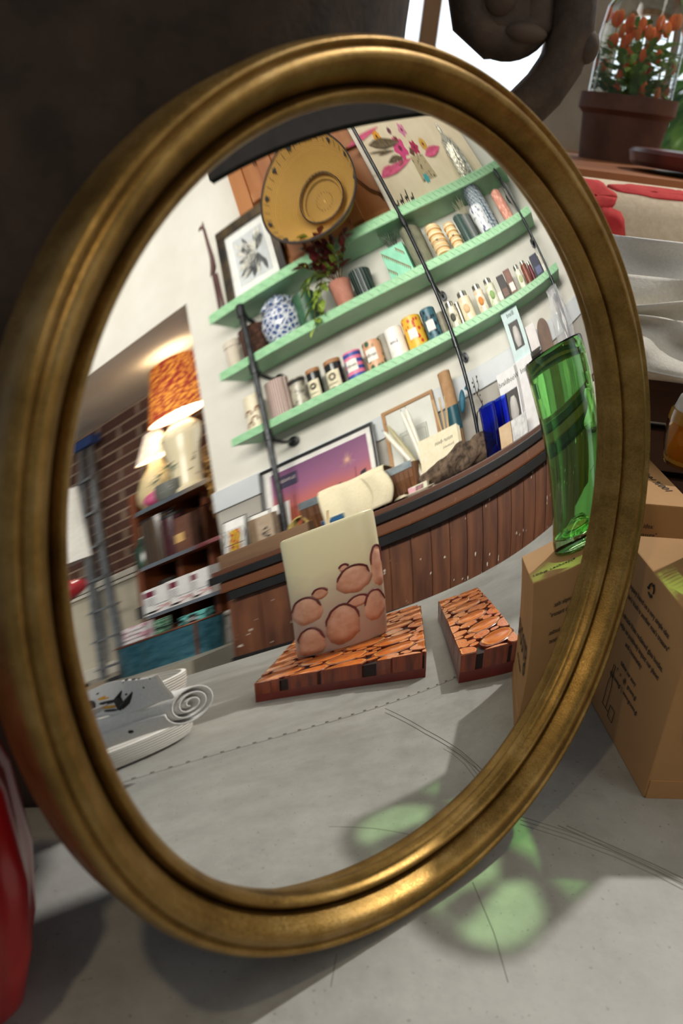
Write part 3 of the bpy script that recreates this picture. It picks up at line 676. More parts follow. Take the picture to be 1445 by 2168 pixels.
# pieces given across the seen face: (x from -1 to 1, height fraction, half width, half height, kind)
pcs = [(-.62, .38, .33, .13, 0), (-.60, .10, .30, .15, 0), (.42, .52, .36, .12, 0), (.10, .18, .36, .19, 0), (.78, .26, .22, .14, 0), (-.30, .50, .16, .05, 0), (.93, .55, .14, .18, 0), (.45, .35, .22, .05, 0), (.25, .64, .10, .03, 0)]
for i, (xx, hh, rw_, rh_, kd) in enumerate(pcs):
    bm = nb(); bm2 = nb(); n_ = 26; rnd2 = random.Random(i)
    ring = []
    for q in range(n_):
        a = 2*PI*q/n_; top = math.sin(a)
        x_ = xx+rw_*math.cos(a)*(1+.08*rnd2.uniform(-1, 1)); z_ = (hh+rh_*(top if top > 0 else top*.75+.05*rnd2.uniform(-1, 1)))*CHh
        x_ = max(-.995, min(.995, x_)); ang = math.acos(x_)*(1 if side > 0 else -1)
        ring.append((ang, max(.004, z_)))
    ca_ = sum(r[0] for r in ring)/n_; cz_ = sum(r[1] for r in ring)/n_
    mid = [bm.verts.new(on_ell(ca_+(a-ca_)*.55, cz_+(z-cz_)*.55, cw, cd_, .0016)) for a, z in ring]
    out = [bm.verts.new(on_ell(a, z, cw, cd_, .0011)) for a, z in ring]; inn = [bm.verts.new(on_ell(a, z, cw, cd_, -.003)) for a, z in ring]
    c0_ = bm.verts.new(on_ell(ca_, cz_, cw, cd_, .0018))
    for q in range(n_):
        r = (q+1) % n_; bm.faces.new((c0_, mid[q], mid[r])); bm.faces.new((mid[q], out[q], out[r], mid[r])); bm.faces.new((out[q], inn[q], inn[r], out[r]))
    pc = link('wood_piece', bm, PIECE, can, True, auto=False)
    path = [on_ell(a, z, cw, cd_, .0012) for a, z in ring[1:13]]; tube(bm2, path, [.0008]+[.0019]*10+[.0008], 6); link('bark_edge', bm2, RIND, pc)
# trivets of sliced branches
def clip(poly, sub):
    out = poly
    m = len(sub)
    for i in range(m):
        a = sub[i]; b = sub[(i+1) % m]; nx, ny = -(b[1]-a[1]), b[0]-a[0]
        res = []
        for j in range(len(out)):
            p, q = out[j], out[(j+1) % len(out)]
            dp = (p[0]-a[0])*nx+(p[1]-a[1])*ny; dq = (q[0]-a[0])*nx+(q[1]-a[1])*ny
            if dp >= 0: res.append(p)
            if dp*dq < 0: t = dp/(dp-dq); res.append((p[0]+(q[0]-p[0])*t, p[1]+(q[1]-p[1])*t))
        out = res
        if len(out) < 3: return []
    return out
def slicemat():
    m, t = newmat('m_log_slice', .22); at = t.add('ShaderNodeAttribute'); at.attribute_name = 'ring'
    n = t.add('ShaderNodeTexNoise', Scale=60.0, Detail=4.0); t.link(t.coords(), n.inputs['Vector'])
    ad = t.add('ShaderNodeMath', operation='MULTIPLY_ADD'); t.link(n.outputs['Fac'], ad.inputs[0]); ad.inputs[1].default_value = .35; t.link(at.outputs['Fac'], ad.inputs[2])
    t.link(t.ramp(ad.outputs[0], [(.12, hexc('c0501c')), (.45, hexc('f08a34')), (.85, hexc('e06a24')), (1.12, hexc('ffb85a')), (1.25, hexc('9a4218'))]), t.b.inputs['Base Color'])
    t.b.inputs['Coat Weight'].default_value = .5; t.b.inputs['Coat Roughness'].default_value = .15; return m
SLICE = slicemat(); BARK = M('9c4420', '5e2412', 30, .35, coat=.3, stretch=(3, 3, .4))
def trivet(label, corners, seed, sc=1.0):
    c = sum(corners, V(0, 0, 0))/len(corners); c.z = TZ
    t = thing('branch_slice_trivet', label, 'trivet', c, 0, 'trivets of sliced branches')
    poly = [((p-c).x, (p-c).y) for p in corners]
    ar = sum(poly[i][0]*poly[(i+1) % 4][1]-poly[(i+1) % 4][0]*poly[i][1] for i in range(4))
    if ar < 0: poly = poly[::-1]
    bm = nb(); prism(bm, poly, 0.0005, .018); link('base', bm, M('7d2418', '651a12', 12, .35, coat=.3), t, False)
    bm = nb(); prism(bm, [(x*.992, y*.992) for x, y in poly], .0175, .042); link('filler', bm, M('2a1410', '1c0d0a', 20, .6), t, False)
    r2 = random.Random(seed); xs = [p[0] for p in poly]; ys = [p[1] for p in poly]; pts = []
    for rad in (.034, .030, .026, .022, .018, .014, .011, .009, .007):
        for k in range(900 if rad > .012 else 1500):
            x = r2.uniform(min(xs)-.01, max(xs)+.01); y = r2.uniform(min(ys)-.01, max(ys)+.01); r = rad*sc
            if all((x-a)**2+((y-b))**2 > (r+q-.0008)**2 for a, b, q in pts): pts.append((x, y, r))
    bm = nb(); col = bm.loops.layers.float_color.new('ring')
    for x, y, r in pts:
        ph = r2.uniform(0, 6); el_ = [(x+r*1.05*math.cos(a)*(1+.05*math.sin(2*a+ph)), y+r*1.05*math.sin(a)*(1+.05*math.sin(2*a+ph))) for a in [2*PI*k/18 for k in range(18)]]
        q = clip(el_, poly)
        if len(q) < 3: continue
        z = .048+r2.uniform(-.0008, .0005)
        mx_ = sum(p[0] for p in q)/len(q); my_ = sum(p[1] for p in q)/len(q)
        bot = [bm.verts.new((a, b, .0178)) for a, b in q]; up = [bm.verts.new((a, b, z-.0015)) for a, b in q]; inn = [bm.verts.new((mx_+(a-mx_)*.93, my_+(b-my_)*.93, z)) for a, b in q]; cv = bm.verts.new((mx_, my_, z))
        n_ = len(q)
        for i in range(n_):
            j = (i+1) % n_
            f1 = bm.faces.new((bot[i], bot[j], up[j], up[i])); f1.material_index = 1
            f2 = bm.faces.new((up[i], up[j], inn[j], inn[i])); f2.material_index = 0
            f3 = bm.faces.new((inn[i], inn[j], cv)); f3.material_index = 0
            for l in f2.loops: l[col] = (1, 1, 1, 1) if l.vert in inn else (.93, .93, .93, 1)
            for l in f3.loops: l[col] = (.0, .0, .0, 1) if l.vert is cv else (.86, .86, .86, 1)
    link('log_slice', bm, [SLICE, BARK], t, True)
    return t
def up48(px, py): p = seen(px, py, TZ2); p.z = 0; return p
L_ = seen(541, 1488, TZ); R1_ = seen(900, 1434, TZ); B1_ = up48(890, 1277); B2_ = up48(625, 1352)
for p in (L_, R1_): p.z = 0
trivet('square branch slice trivet under the big cream candle', [L_, R1_, B1_, B2_], 3, 1.0)
F_ = seen(970, 1447, TZ); F_.z = 0
LB = up48(927, 1272); RB = up48(1101, 1196); RF = up48(1102, 1352)
RB = LB+(RF-F_)*1.0
trivet('square branch slice trivet standing free beside the green glass', [F_, LB, RB, RF], 8, 1.0)
# bowl with a rolled tea towel
bw = thing('whitewashed_bowl', 'white ridged wooden bowl holding a rolled tea towel', 'bowl', (.565, .060, TZ+.001))
bm = nb(); R0 = .148; BZs = 1.45
prof = [(0, .004), (R0*.90, .0), (R0*.98, .004), (R0, .012), (R0*.995, .03), (R0*.94, .036), (R0*.95, .045), (R0*1.0, .085), (R0*1.0, .095), (R0*.97, .096), (R0*.95, .085), (R0*.86, .045), (R0*.5, .03), (0, .028)]
lathe(bm, [(r, z*BZs) for r, z in prof], 72)
m, t_ = newmat('m_ridged', .6); v = t_.coords((1, 1, 1)); wv = t_.add('ShaderNodeTexWave', Scale=60.0, Distortion=1.2, Detail=2.0); wv.bands_direction = 'Z'; t_.link(v, wv.inputs['Vector'])
t_.link(t_.ramp(wv.outputs['Fac'], [(.2, hexc('d9d3c8')), (.6, hexc('efece6'))]), t_.b.inputs['Base Color']); t_.bump(wv.outputs['Fac'], .5, .002)
link('body', bm, m, bw)
TOW = M('efeeec', 'e4e2df', 250, .95, bump=.25)
tt = thing('printed_tea_towel', 'rolled white tea towel with yellow and black print lying in the white bowl', 'towel', (.565, .060, TZ))
# direction from bowl to mirror and across
dm = (V(.06, .53, 0)-V(.565, .060, 0)).normalized(); ax_ = V(dm.y, -dm.x, 0)
ax_ = ax_ if ax_.y > 0 else -ax_
bm = nb()
RA, RB = rz(205, 1552, TZ+.095)-tt.location, rz(404, 1491, TZ+.108)-tt.location
RD = (RB-RA).normalized(); RN = V(-RD.y, RD.x, 0).normalized(); RN = RN if RN.dot(dm) > 0 else -RN
RA = RA-RD*.10
def roll(u, v):
    a = -2*PI*3.2*v; r = .034-.030*v; c = RA+(RB-RA)*u
    return c+RN*(r*math.cos(a))+V(0, 0, r*.95*math.sin(a)+.003*math.sin(9*u))
sheet(bm, roll, 30, 80, .003)
PB = [rz(x, y, TZ+z)-tt.location for x, y, z in ((165, 1535, .118), (368, 1483, .130), (165, 1468, .150), (330, 1426, .185))]
def panel(u, v):
    lo = PB[0]+(PB[1]-PB[0])*u; hi = PB[2]+(PB[3]-PB[2])*u
    return lo+(hi-lo)*v+V(0, 0, .010*math.sin(PI*v)*math.sin(3*u)+.004*math.sin(8*u+4*v))
sheet(bm, panel, 30, 24, .003); link('cloth', bm, TOW, tt, True, auto=False)
def patch(u0, v0, du, dv, th=.0012, n=8, sq=.8):
    b = nb()
    def f(u, v):
        a = 2*PI*u; k = v; x = math.copysign(abs(math.cos(a))**sq, math.cos(a)); y = math.copysign(abs(math.sin(a))**sq, math.sin(a))
        return panel(u0+du*k*x, v0+dv*k*y)+V(0, 0, .0030)+dm*.0012
    return sheet(b, f, 28, 4, th)
for (u0, v0, du, dv, cc_) in ((.36, .46, .10, .055, 'e9a81e'), (.36, .30, .10, .045, '2a2826'), (.36, .17, .09, .03, 'e9a81e'), (.36, .08, .07, .022, '2a2826'), (.16, .32, .05, .16, '33312f'), (.60, .16, .14, .035, '77777a')):
    link('printed_patch', patch(u0, v0, du, dv), M(cc_, None, 40, .9), tt, True, auto=False)
bm = nb()
for pts in ([(.50, .10), (.50, .32), (.56, .45)], [(.50, .12), (.58, .2), (.66, .34)],):
    tube(bm, [panel(u, v)+V(0, 0, .003)+dm*.001 for u, v in pts], [.005, .006, .002], 6)
sgn = [(.60, .62), (.66, .78), (.64, .60), (.70, .58), (.72, .74), (.76, .80), (.74, .60), (.80, .66), (.83, .84), (.80, .86), (.79, .60), (.86, .62), (.90, .82)]
tube(bm, [panel(u, v)+V(0, 0, .003)+dm*.001 for u, v in sgn], .0016, 5)
for u, v in ((.8, .4), (.6, .35), (.95, .92), (.3, .7)): ball(bm, panel(u, v)+V(0, 0, .002), (.003, .003, .002), 8)
for u, v in ((.45, .62), (.8, .66), (.25, .64)): ball(bm, roll(u, .02)+dm*.001, (.003, .003, .004), 8)
link('printed_line', bm, INK, tt)
# ---------------------------------------------------------------- the shelf wall, seen in the mirror
def c1(x, y): return 430+.2768*x, 220+.2768*y
def c2(x, y): return 800+.3045*x, 220+.3045*y
def c3(x, y): return 430+.2768*x, 700+.2768*y
def c4(x, y): return 780+.2907*x, 700+.2907*y
def c5(x, y): return 150+.2422*x, 680+.2422*y
def c6(x, y): return 140+.263*x, 1100+.263*y
ZB = [2.402, 2.128, 1.790]; FH = .042; ZT = [z+FH for z in ZB]
SL, SR = -1.09, 1.27
MINT = M('9fcfa2', '8cc193', 40, .42, bump=.35, lo=.3, hi=.7, detail=3); MINTU = M('93c49b', '86b890', 8, .45)
SHORD = ['top green wall shelf with the big baskets on it', 'middle green wall shelf carrying the trailing plant', 'lowest green wall shelf lined with candles and jars']
for k in range(3):
    t = thing('wall_shelf', SHORD[k], 'shelf', P((SL+SR)/2, DS, ZB[k]), RZ, 'green wall shelves')
    L = SR-SL
    bm = nb(); box(bm, (0, .10, FH/2), (L, .195, FH*.9), .002); link('board', bm, MINTU, t, False)
    bm = nb(); box(bm, (0, -.004, FH/2), (L+.004, .014, FH), .004); link('fascia', bm, MINT, t, False)
    bm = nb()
    for i in range(46):        # carved wave along the fascia
        x = -L/2+.03+(L-.06)*i/45; tube(bm, [(x-.016, -.0115, FH*.25), (x-.004, -.0122, FH*.42), (x+.006, -.0122, FH*.70), (x+.02, -.0115, FH*.78)], [.0008, .0018, .0018, .0006], 5)
    link('carved_pattern', bm, MINT, t)
# pipes: three uprights with elbows and wall flanges
PIPE = M('4a4c4e', '2f3031', 30, .35, .85)
PS = [-.9375, .0945, 1.1217]
PL_ = ['pipe upright at the left end of the shelves by the blue jar', 'pipe upright in the middle of the three green shelves', 'pipe upright at the far end of the shelves by the stone flask']
for i, s in enumerate(PS):
    t = thing('pipe_upright', PL_[i].replace('left end', 'lamp end'), 'pipe', P(s, DS-.005, 1.15), RZ, 'black pipe uprights of the wall shelves')
    top = 2.86 if i == 1 else ZB[0]; 
    bm = nb(); tube(bm, [(0, -.018, 0), (0, -.018, top-1.15)], .0125, 14); link('pipe', bm, PIPE, t)
    for k in range(3):
        z = ZB[k]-1.15
        bm = nb(); tube(bm, [(0, -.018, z-.055), (0, -.018, z-.004)], .018, 14); tube(bm, [(0, -.018, z-.03), (0, .0, z-.03)], .013, 10); link('tee_fitting', bm, PIPE, t)
        bm = nb(); tube(bm, [(0, .0, z-.03), (.0, .03, z-.06), (.0, .10, z-.075), (.0, .17, z-.075)], .009, 10)
        lathe(bm, [(0, 0), (.026, 0), (.026, .006), (.012, .008), (.012, .02), (0, .02)], 20, c=(0, .196, z-.075), M4=Matrix.Rotation(RX, 4, 'X')); link('bracket_arm', bm, PIPE, t)
# shelf items from where they are seen
def place(k, Lp, Rp, Tp, off=.07):
    D = DS+off; a = rw(*Lp, D); b = rw(*Rp, D); c = rw(*Tp, D)
    return (a.dot(HD)+b.dot(HD))/2, D, abs(a.dot(HD)-b.dot(HD)), c.z-ZT[k]
def spot_(k, s, D): return P(s, D, ZT[k]+.0008)
def cyl_item(name, label, cat, k, Lp, Rp, Tp, mat, off=.07, lid=None, lab=None, grp=None, taper=1.0, kind='solid', wscale=1.0, hscale=1.0, lidr=1.0, lidh=.02):
    s, D, w, h = place(k, Lp, Rp, Tp, off); w *= wscale; h *= hscale
    t = thing(name, label, cat, spot_(k, s, D), RZ, grp); r = w/2; lh = lidh if lid else 0
    bm = nb(); lathe(bm, cup(r*taper, r, h, .003) if kind == 'cup' else solid(r*taper, r, h-lh, .002), 36); link('body', bm, mat, t)
    if lid: bm = nb(); lathe(bm, solid(r*lidr, r*lidr, lh, .002), 36, c=(0, 0, h-lh)); link('lid', bm, lid, t)
    if lab:
        lm, z0, z1, aw, txt = lab
        bm = nb(); n = 14; a0 = -PI/2-aw/2; R = r*(taper+(1-taper)*.5)+.0012
        vs0 = [bm.verts.new((R*math.cos(a0+aw*i/n), R*math.sin(a0+aw*i/n), h*z0)) for i in range(n+1)]; vs1 = [bm.verts.new((R*math.cos(a0+aw*i/n), R*math.sin(a0+aw*i/n), h*z1)) for i in range(n+1)]
        for i in range(n): bm.faces.new((vs0[i], vs0[i+1], vs1[i+1], vs1[i]))
        lo = link('paper_label', bm, lm, t)
        if txt: text(lo, txt, w*.22, (0, -R-.001, h*(z0+z1)/2), (RX, 0, 0), INK)
    return t, s, D, r, h
WHITEP = M('efebe2', 'e6e1d6', 30, .6); CREAM = M('ece2c8', 'e2d6b8', 20, .45, sss=.15)
# ---- lowest shelf
t, s, D, r, h = cyl_item('shell_candle', 'small cream pillar candle with brown wood arcs at the lamp end of the lowest shelf', 'candle', 2, c3(345, 710), c3(472, 660), c3(380, 495), CREAM, .08)
for i, (a, z, rr_) in enumerate(((-1.9, .25, .3), (-1.3, .45, .32), (-1.35, .12, .28), (-2.3, .5, .2))):
    bm = nb(); tube(bm, [V(r*1.01*math.cos(a+rr_*1.2*math.cos(q)), r*1.01*math.sin(a+rr_*1.2*math.cos(q)), h*(z+.13*math.sin(q))) for q in [PI*j/8 for j in range(9)]], .004, 6); link('wood_arc', bm, M('9a6a4a', '6f4634', 40, .6), t)
cyl_item('striped_candle', 'white pillar candle ringed by reddish brown upright sticks on lowest shelf', 'candle', 2, c3(520, 640), c3(686, 570), c3(565, 380), M('e3d6cc', '7a4a44', 34, .6, kind='stripex', lo=.25, hi=.5, bump=.3), .08)
t, s, D, r, h = cyl_item('ribbon_jar', 'glass candle jar with black ribbon band beside the striped candle', 'jar', 2, c3(690, 560), c3(805, 505), c3(705, 370), M('b9b2a0', '6f6a5d', 26, .3, lo=.45, hi=.6), .08)
bm = nb(); lathe(bm, [(r*1.02, h*.83), (r*1.03, h*.84), (r*1.03, h*.94), (r*1.02, h*.95)], 36); link('ribbon', bm, INK, t)
DARKG = M('23251f', '181a15', 20, .25, coat=.4); CORK = M('b5835a', '9c6c45', 40, .6)
for nm_, L_, R_, T_, lb in (('a', (825, 495), (928, 450), (835, 297), 'dark glass candle with wooden lid next to the ribbon jar'), ('b', (965, 430), (1087, 375), (1000, 220), 'dark glass candle with wooden lid next to the striped tin')):
    t, s, D, r, h = cyl_item('lidded_candle', lb, 'candle', 2, c3(*L_), c3(*R_), c3(*T_), DARKG, .07, CORK, (M('e6dcc0', 'dacfae', 30, .7), .08, .62, 1.7, ''), 'dark candles with wooden lids', lidr=.98)
    bm = nb()
    for q in range(8):
        a = 2*PI*q/8; ball(bm, (r*.28*math.cos(a)*1.2, -r-.0025, h*.42+r*.34*math.sin(a)), (.0045, .0012, .006), 8)
    link('emblem', bm, INK, t); text(t, 'CANDLE', r*.28, (0, -r-.003, h*.19), (RX, 0, 0), INK)
STR = M('e07a9a', '3b4f9c', 9, .45, kind='stripe', lo=.45, hi=.55)
cyl_item('striped_tin', 'candle tin with pink blue and orange bands and a pale label', 'tin', 2, c3(1112, 352), c3(1240, 300), c3(1150, 160), STR, .08, None, (WHITEP, .3, .7, 1.3, 'candle'))
cyl_item('botanical_tin', 'green and peach leaf patterned candle tin with a white label', 'tin', 2, c3(1262, 275), c3(1392, 215), c3(1300, 80), M('2f5b45', 'd8a27c', 30, .4, kind='voronoi', lo=.3, hi=.5), .08, None, (WHITEP, .3, .72, 1.2, 'candle'))
cyl_item('stone_jar', 'plain grey stone jar behind the tall white candle', 'jar', 2, c2(25, 1728), c2(100, 1700), c2(62, 1595), M('a8a497', '8f8b7e', 16, .8), .13)
cyl_item('white_candle', 'tall white candle tumbler with grey script beside the floral tin', 'candle', 2, c2(92, 1748), c2(207, 1690), c2(110, 1565), M('f2f0ea', 'e9e6de', 20, .35), .07, None, (M('f5f3ee', None, 20, .5), .2, .85, 1.5, 'Luxe'))
cyl_item('floral_tin', 'candle tin with red yellow and black flower print on lowest shelf', 'tin', 2, c2(215, 1685), c2(342, 1622), c2(232, 1490), M('c8452c', 'e5b53a', 34, .4, kind='voronoi', lo=.28, hi=.4), .08, None, (WHITEP, .3, .6, .9, ''))
cyl_item('navy_tin', 'dark blue leaf patterned tin with a white label by the middle pipe', 'tin', 2, c2(345, 1612), c2(442, 1568), c2(355, 1425), M('16252f', '3f6b78', 42, .4, kind='voronoi', lo=.3, hi=.55), .07, None, (WHITEP, .28, .6, 1.1, ''))
cyl_item('grey_tin', 'small grey tin half hidden behind the middle pipe upright', 'tin', 2, c2(432, 1565), c2(487, 1540), c2(437, 1450), M('8a8572', '6d6857', 20, .5), .09)
SILV = M('c9c4b4', 'a9a494', 40, .25, .9)
jars = [((505, 1530), (572, 1500), (497, 1380), 'white spice jar with dark plant print beside the middle pipe', 'eee8d2', '4a4a3c'), ((598, 1488), (677, 1450), (593, 1308), 'white spice jar with peach label print, second past the middle pipe', 'f0e6c8', 'e7b98a'), ((703, 1430), (767, 1400), (692, 1258), 'spice jar with orange leaf motif, third past the middle pipe', 'efe9d6', 'd98a3a'), ((783, 1387), (842, 1355), (765, 1218), 'spice jar with green side and silver lid beside the white carton', 'eee9d4', '8fb36a'), ((983, 1258), (1022, 1236), (957, 1126), 'pale spice jar between the brown cartons and the rust jar', 'efe9d8', 'b9c48a')]
for L_, R_, T_, lb, ca1, cb1 in jars:
    t, s, D, r, h = cyl_item('spice_jar', lb, 'jar', 2, c2(*L_), c2(*R_), c2(*T_), M(ca1, cb1, 30, .4, lo=.5, hi=.75), .07, SILV, None, 'spice jars on the lowest shelf', lidr=.8, lidh=.03)
    bm = nb(); ball(bm, (0, -r*.98, h*.4), (r*.5, r*.16, h*.16), 10); link('print', bm, M(cb1, None, 40, .6), t)
cyl_item('silver_shaker', 'small silver shaker between two white spice jars', 'jar', 2, c2(560, 1492), c2(600, 1470), c2(552, 1385), SILV, .12)
cyl_item('rust_jar', 'rust brown jar with dark lid near the shelf end', 'jar', 2, c2(1028, 1228), c2(1066, 1206), c2(1006, 1096), M('8a4a35', '6f3727', 20, .4), .07, SILV, lidr=.85)
cyl_item('maroon_jar', 'narrow maroon jar between the rust jar and the navy carton', 'jar', 2, c2(1068, 1204), c2(1092, 1190), c2(1046, 1098), M('6b2230', '521722', 20, .4), .07, SILV, lidr=.85)
def carton(name, label, k, Lp, Rp, Tp, mat, off=.07, dp=.07, win=None, txt=None, grp=None):
    s, D, w, h = place(k, Lp, Rp, Tp, off)
    t = thing(name, label, 'box', spot_(k, s, D+dp/2), RZ, grp); bm = nb(); box(bm, (0, 0, h/2), (w, dp, h), .002); link('body', bm, mat, t, False)
    bm = nb(); box(bm, (0, -dp/2-.0008, h*.35), (w*.7, .0012, h*.3), .0003); link('printed_panel', bm, win or WHITEP, t, False)
    return t
carton('white_carton', 'slim pale grey carton beside the green sided spice jar', 2, c2(833, 1352), c2(868, 1330), c2(808, 1226), M('c9c6bb', None, 20, .6), .08)
carton('brown_carton', 'black and brown striped carton in front of its twin near the pale jar', 2, c2(920, 1300), c2(962, 1276), c2(892, 1148), M('8a5a48', '5d3a30', 24, .5), .06, .05)
carton('dark_carton', 'near black carton leaning behind the brown one', 2, c2(868, 1330), c2(915, 1305), c2(862, 1180), M('2b201d', '1d1513', 24, .5), .08, .06, M('6d4a3a', None, 20, .5))
carton('navy_carton', 'navy blue carton at the far end of the lowest shelf', 2, c2(1100, 1186), c2(1148, 1158), c2(1086, 1036), M('2c2f4a', '202338', 24, .5), .07, .06, M('5a5f86', None, 20, .5))
carton('cream_carton', 'thin cream carton beside the last pipe on the lowest shelf', 2, c2(1150, 1155), c2(1172, 1140), c2(1122, 1034), M('d9d3c2', None, 24, .5), .09, .05)
# ---- middle shelf
cyl_item('cream_pot', 'cream clay pot with a thick rim at the lamp end of the middle shelf', 'pot', 1, c3(195, 275), c3(298, 222), c3(225, 78), M('d8ccbb', 'c9bca9', 14, .85), .08, M('ddd2c2', None, 14, .85), taper=.78, lidr=1.08, lidh=.03)
cyl_item('bark_pot', 'rough dark brown bark covered pot beside the cream clay pot', 'pot', 1, c3(315, 210), c3(505, 110), c3(395, -30), M('5a3a2c', '3f271d', 60, .95, bump=1, kind='voronoi'), .10, kind='cup', taper=.9)
s, D, w, h = place(1, c1(470, 1745), c1(742, 1630), c1(590, 1455), .09)
BLUEW = M('e8ebee', '3f568c', 42, .25, kind='crack', lo=.04, hi=.16, coat=.4)
t = thing('blue_white_jar', 'blue and white pattern ginger jar with a frilled lid on middle shelf', 'jar', spot_(1, s, D), RZ); r = w/2
bm = nb(); lathe(bm, [(0, 0), (r*.62, 0), (r*.66, h*.03), (r*.9, h*.2), (r, h*.42), (r*.93, h*.62), (r*.72, h*.72), (r*.72, h*.74), (0, h*.74)], 48); link('body', bm, BLUEW, t)
bm = nb(); n_ = 60; rings = []
for (rr_, z, fr_) in ((.70, .735, 0), (.86, .76, .10), (.80, .82, .07), (.62, .92, .05), (.3, .985, .03)):
    rings.append([bm.verts.new((r*rr_*(1+fr_*math.cos(8*2*PI*i/n_))*math.cos(2*PI*i/n_), r*rr_*(1+fr_*math.cos(8*2*PI*i/n_))*math.sin(2*PI*i/n_), h*z)) for i in range(n_)])
for A, B in zip(rings, rings[1:]):
    for i in range(n_): bm.faces.new((A[i], A[(i+1) % n_], B[(i+1) % n_], B[i]))
bm.faces.new(rings[-1]); ball(bm, (0, 0, h*1.0), (r*.12, r*.12, r*.12), 12); link('lid', bm, BLUEW, t)
cyl_item('green_pot', 'dark green ribbed pot behind the trailing plant leaves', 'pot', 1, c1(725, 1640), c1(890, 1590), c1(770, 1460), M('3f6a4c', '2d4f38', 40, .4, bump=.3), .11, kind='cup', taper=.85)
t, s, D, r, h = cyl_item('terracotta_pot', 'pink terracotta pot with a red and green trailing plant on middle shelf', 'plant pot', 1, c1(1015, 1540), c1(1160, 1468), c1(1075, 1350), M('c08472', 'a86c5a', 16, .85), .05, kind='cup', taper=.78, wscale=1.05)
bm = nb(); lathe(bm, [(0, h*.88), (r*.9, h*.9)], 24); link('soil', bm, M('3a2a20', None, 40, .9), t)
r2 = random.Random(21); bmG = nb(); bmR = nb(); bmS = nb()
def stemleaf(tip, ctrl, nl, red, sz_=.05):
    a = V(r2.uniform(-.2, .2)*r, r2.uniform(-.2, .2)*r, h*.9); pts = [a*(1-q)**2+ctrl*(2*q*(1-q))+tip*(q*q) for q in [i/8 for i in range(9)]]
    tube(bmS, pts, [.0025]*5+[.002, .0016, .0012, .0008], 5)
    for i in range(nl):
        q = .25+.75*(i+.5)/nl; p = a*(1-q)**2+ctrl*(2*q*(1-q))+tip*(q*q); d = (ctrl-a)*(1-q)+(tip-ctrl)*q; d = d.normalized()
        e = (d*.6+V(r2.uniform(-1, 1), r2.uniform(-1, .1), r2.uniform(-.4, .4))).normalized(); leafmesh(bmR if r2.random() < red else bmG, p, p+e*sz_*1.5*r2.uniform(.7, 1.2), sz_*.8, .25)
# local x is the viewer's right; the mirror swaps it
for (x, y, z, cxx, cz_, nl, red) in ((.10, -.06, -.06, .09, .20, 7, .05), (.13, -.07, -.13, .13, .16, 10, .05), (.15, -.06, .02, .10, .22, 8, .2), (.12, -.14, .10, .06, .12, 8, .5), (.07, -.15, .16, .03, .10, 8, .9), (.02, -.15, .20, .01, .10, 8, .95), (-.05, -.15, .19, -.02, .10, 8, .95), (-.10, -.15, .15, -.05, .12, 8, .8), (-.16, -.14, .10, -.08, .14, 8, .5), (-.19, -.15, .14, -.1, .12, 6, .95), (.0, -.08, .15, .0, .1, 7, .9), (.05, -.08, .10, .03, .15, 7, .6), (-.04, -.08, .12, -.02, .15, 7, .8), (.16, -.08, -.17, .16, .1, 8, 0)):
    stemleaf(V(x, y, h*.9+z), V(cxx, y*.5, h*.9+cz_*.7), nl, red)
link('green_leaf', bmG, M('9fb24a', '63802f', 60, .45), t, False); link('red_leaf', bmR, M('7a2f2a', '4d1c22', 50, .45), t, False); link('stem', bmS, M('6b4a2c', None, 30, .6), t)
cyl_item('fluted_pot', 'dark green fluted pot between the terracotta pot and the mint cube', 'pot', 1, c1(1165, 1455), c1(1315, 1375), c1(1225, 1275), M('3c4a45', '20302a', 18, .4, kind='stripex', bump=.6), .12, kind='cup', taper=.8)
s, D, w, h = place(1, c2(85, 1205), c2(243, 1115), c2(95, 1000), .05)
t = thing('mint_planter_cube', 'mint green cube planter with brown leaf print and a wiry air plant', 'planter', spot_(1, s, D+.05), RZ); w *= .95
bm = nb(); box(bm, (0, 0, h/2), (w, w*.8, h), .003); link('body', bm, M('8fd3b4', '7ec7a6', 20, .5), t, False)
bm = nb(); y = -w*.4-.001
for sx, sy in ((-.3, .25), (.3, .25), (-.3, .75), (.3, .75), (0, .5)):
    for q in range(5):
        p = V(w*(sx+.06*q-.12), y, h*(sy+.05*(q-2))); leafmesh(bm, p, p+V(.010, 0, .012), .006, 0, V(0, 1, 0)); leafmesh(bm, p, p+V(.012, 0, -.006), .006, 0, V(0, 1, 0))
link('leaf_print', bm, M('8a5a32', '6f4526', 40, .7), t, False)
bm = nb()
for i in range(70):
    a = r2.uniform(0, 2*PI); q = r2.uniform(.3, 1); e = V(.10*q*math.cos(a), .05*q*math.sin(a), h+.10*r2.uniform(.4, 1.1)); tube(bm, [V(.02*math.cos(a), .02*math.sin(a), h), V(e.x*.5, e.y*.5, h+.05), e], [.0016, .0013, .0005], 4, False)
link('air_plant', bm, M('5f6a5a', '3d463c', 40, .6), t)
cyl_item('stone_vase', 'mottled olive stone vase behind the middle pipe on middle shelf', 'vase', 1, c2(205, 1090), c2(400, 1030), c2(310, 845), M('8f8f78', '6f705c', 14, .85, bump=.2), .105, kind='cup', taper=.92, wscale=.72)
YEL = M('f0e6cc', 'd99a1e', 24, .3, kind='stripe', lo=.45, hi=.55, coat=.5)
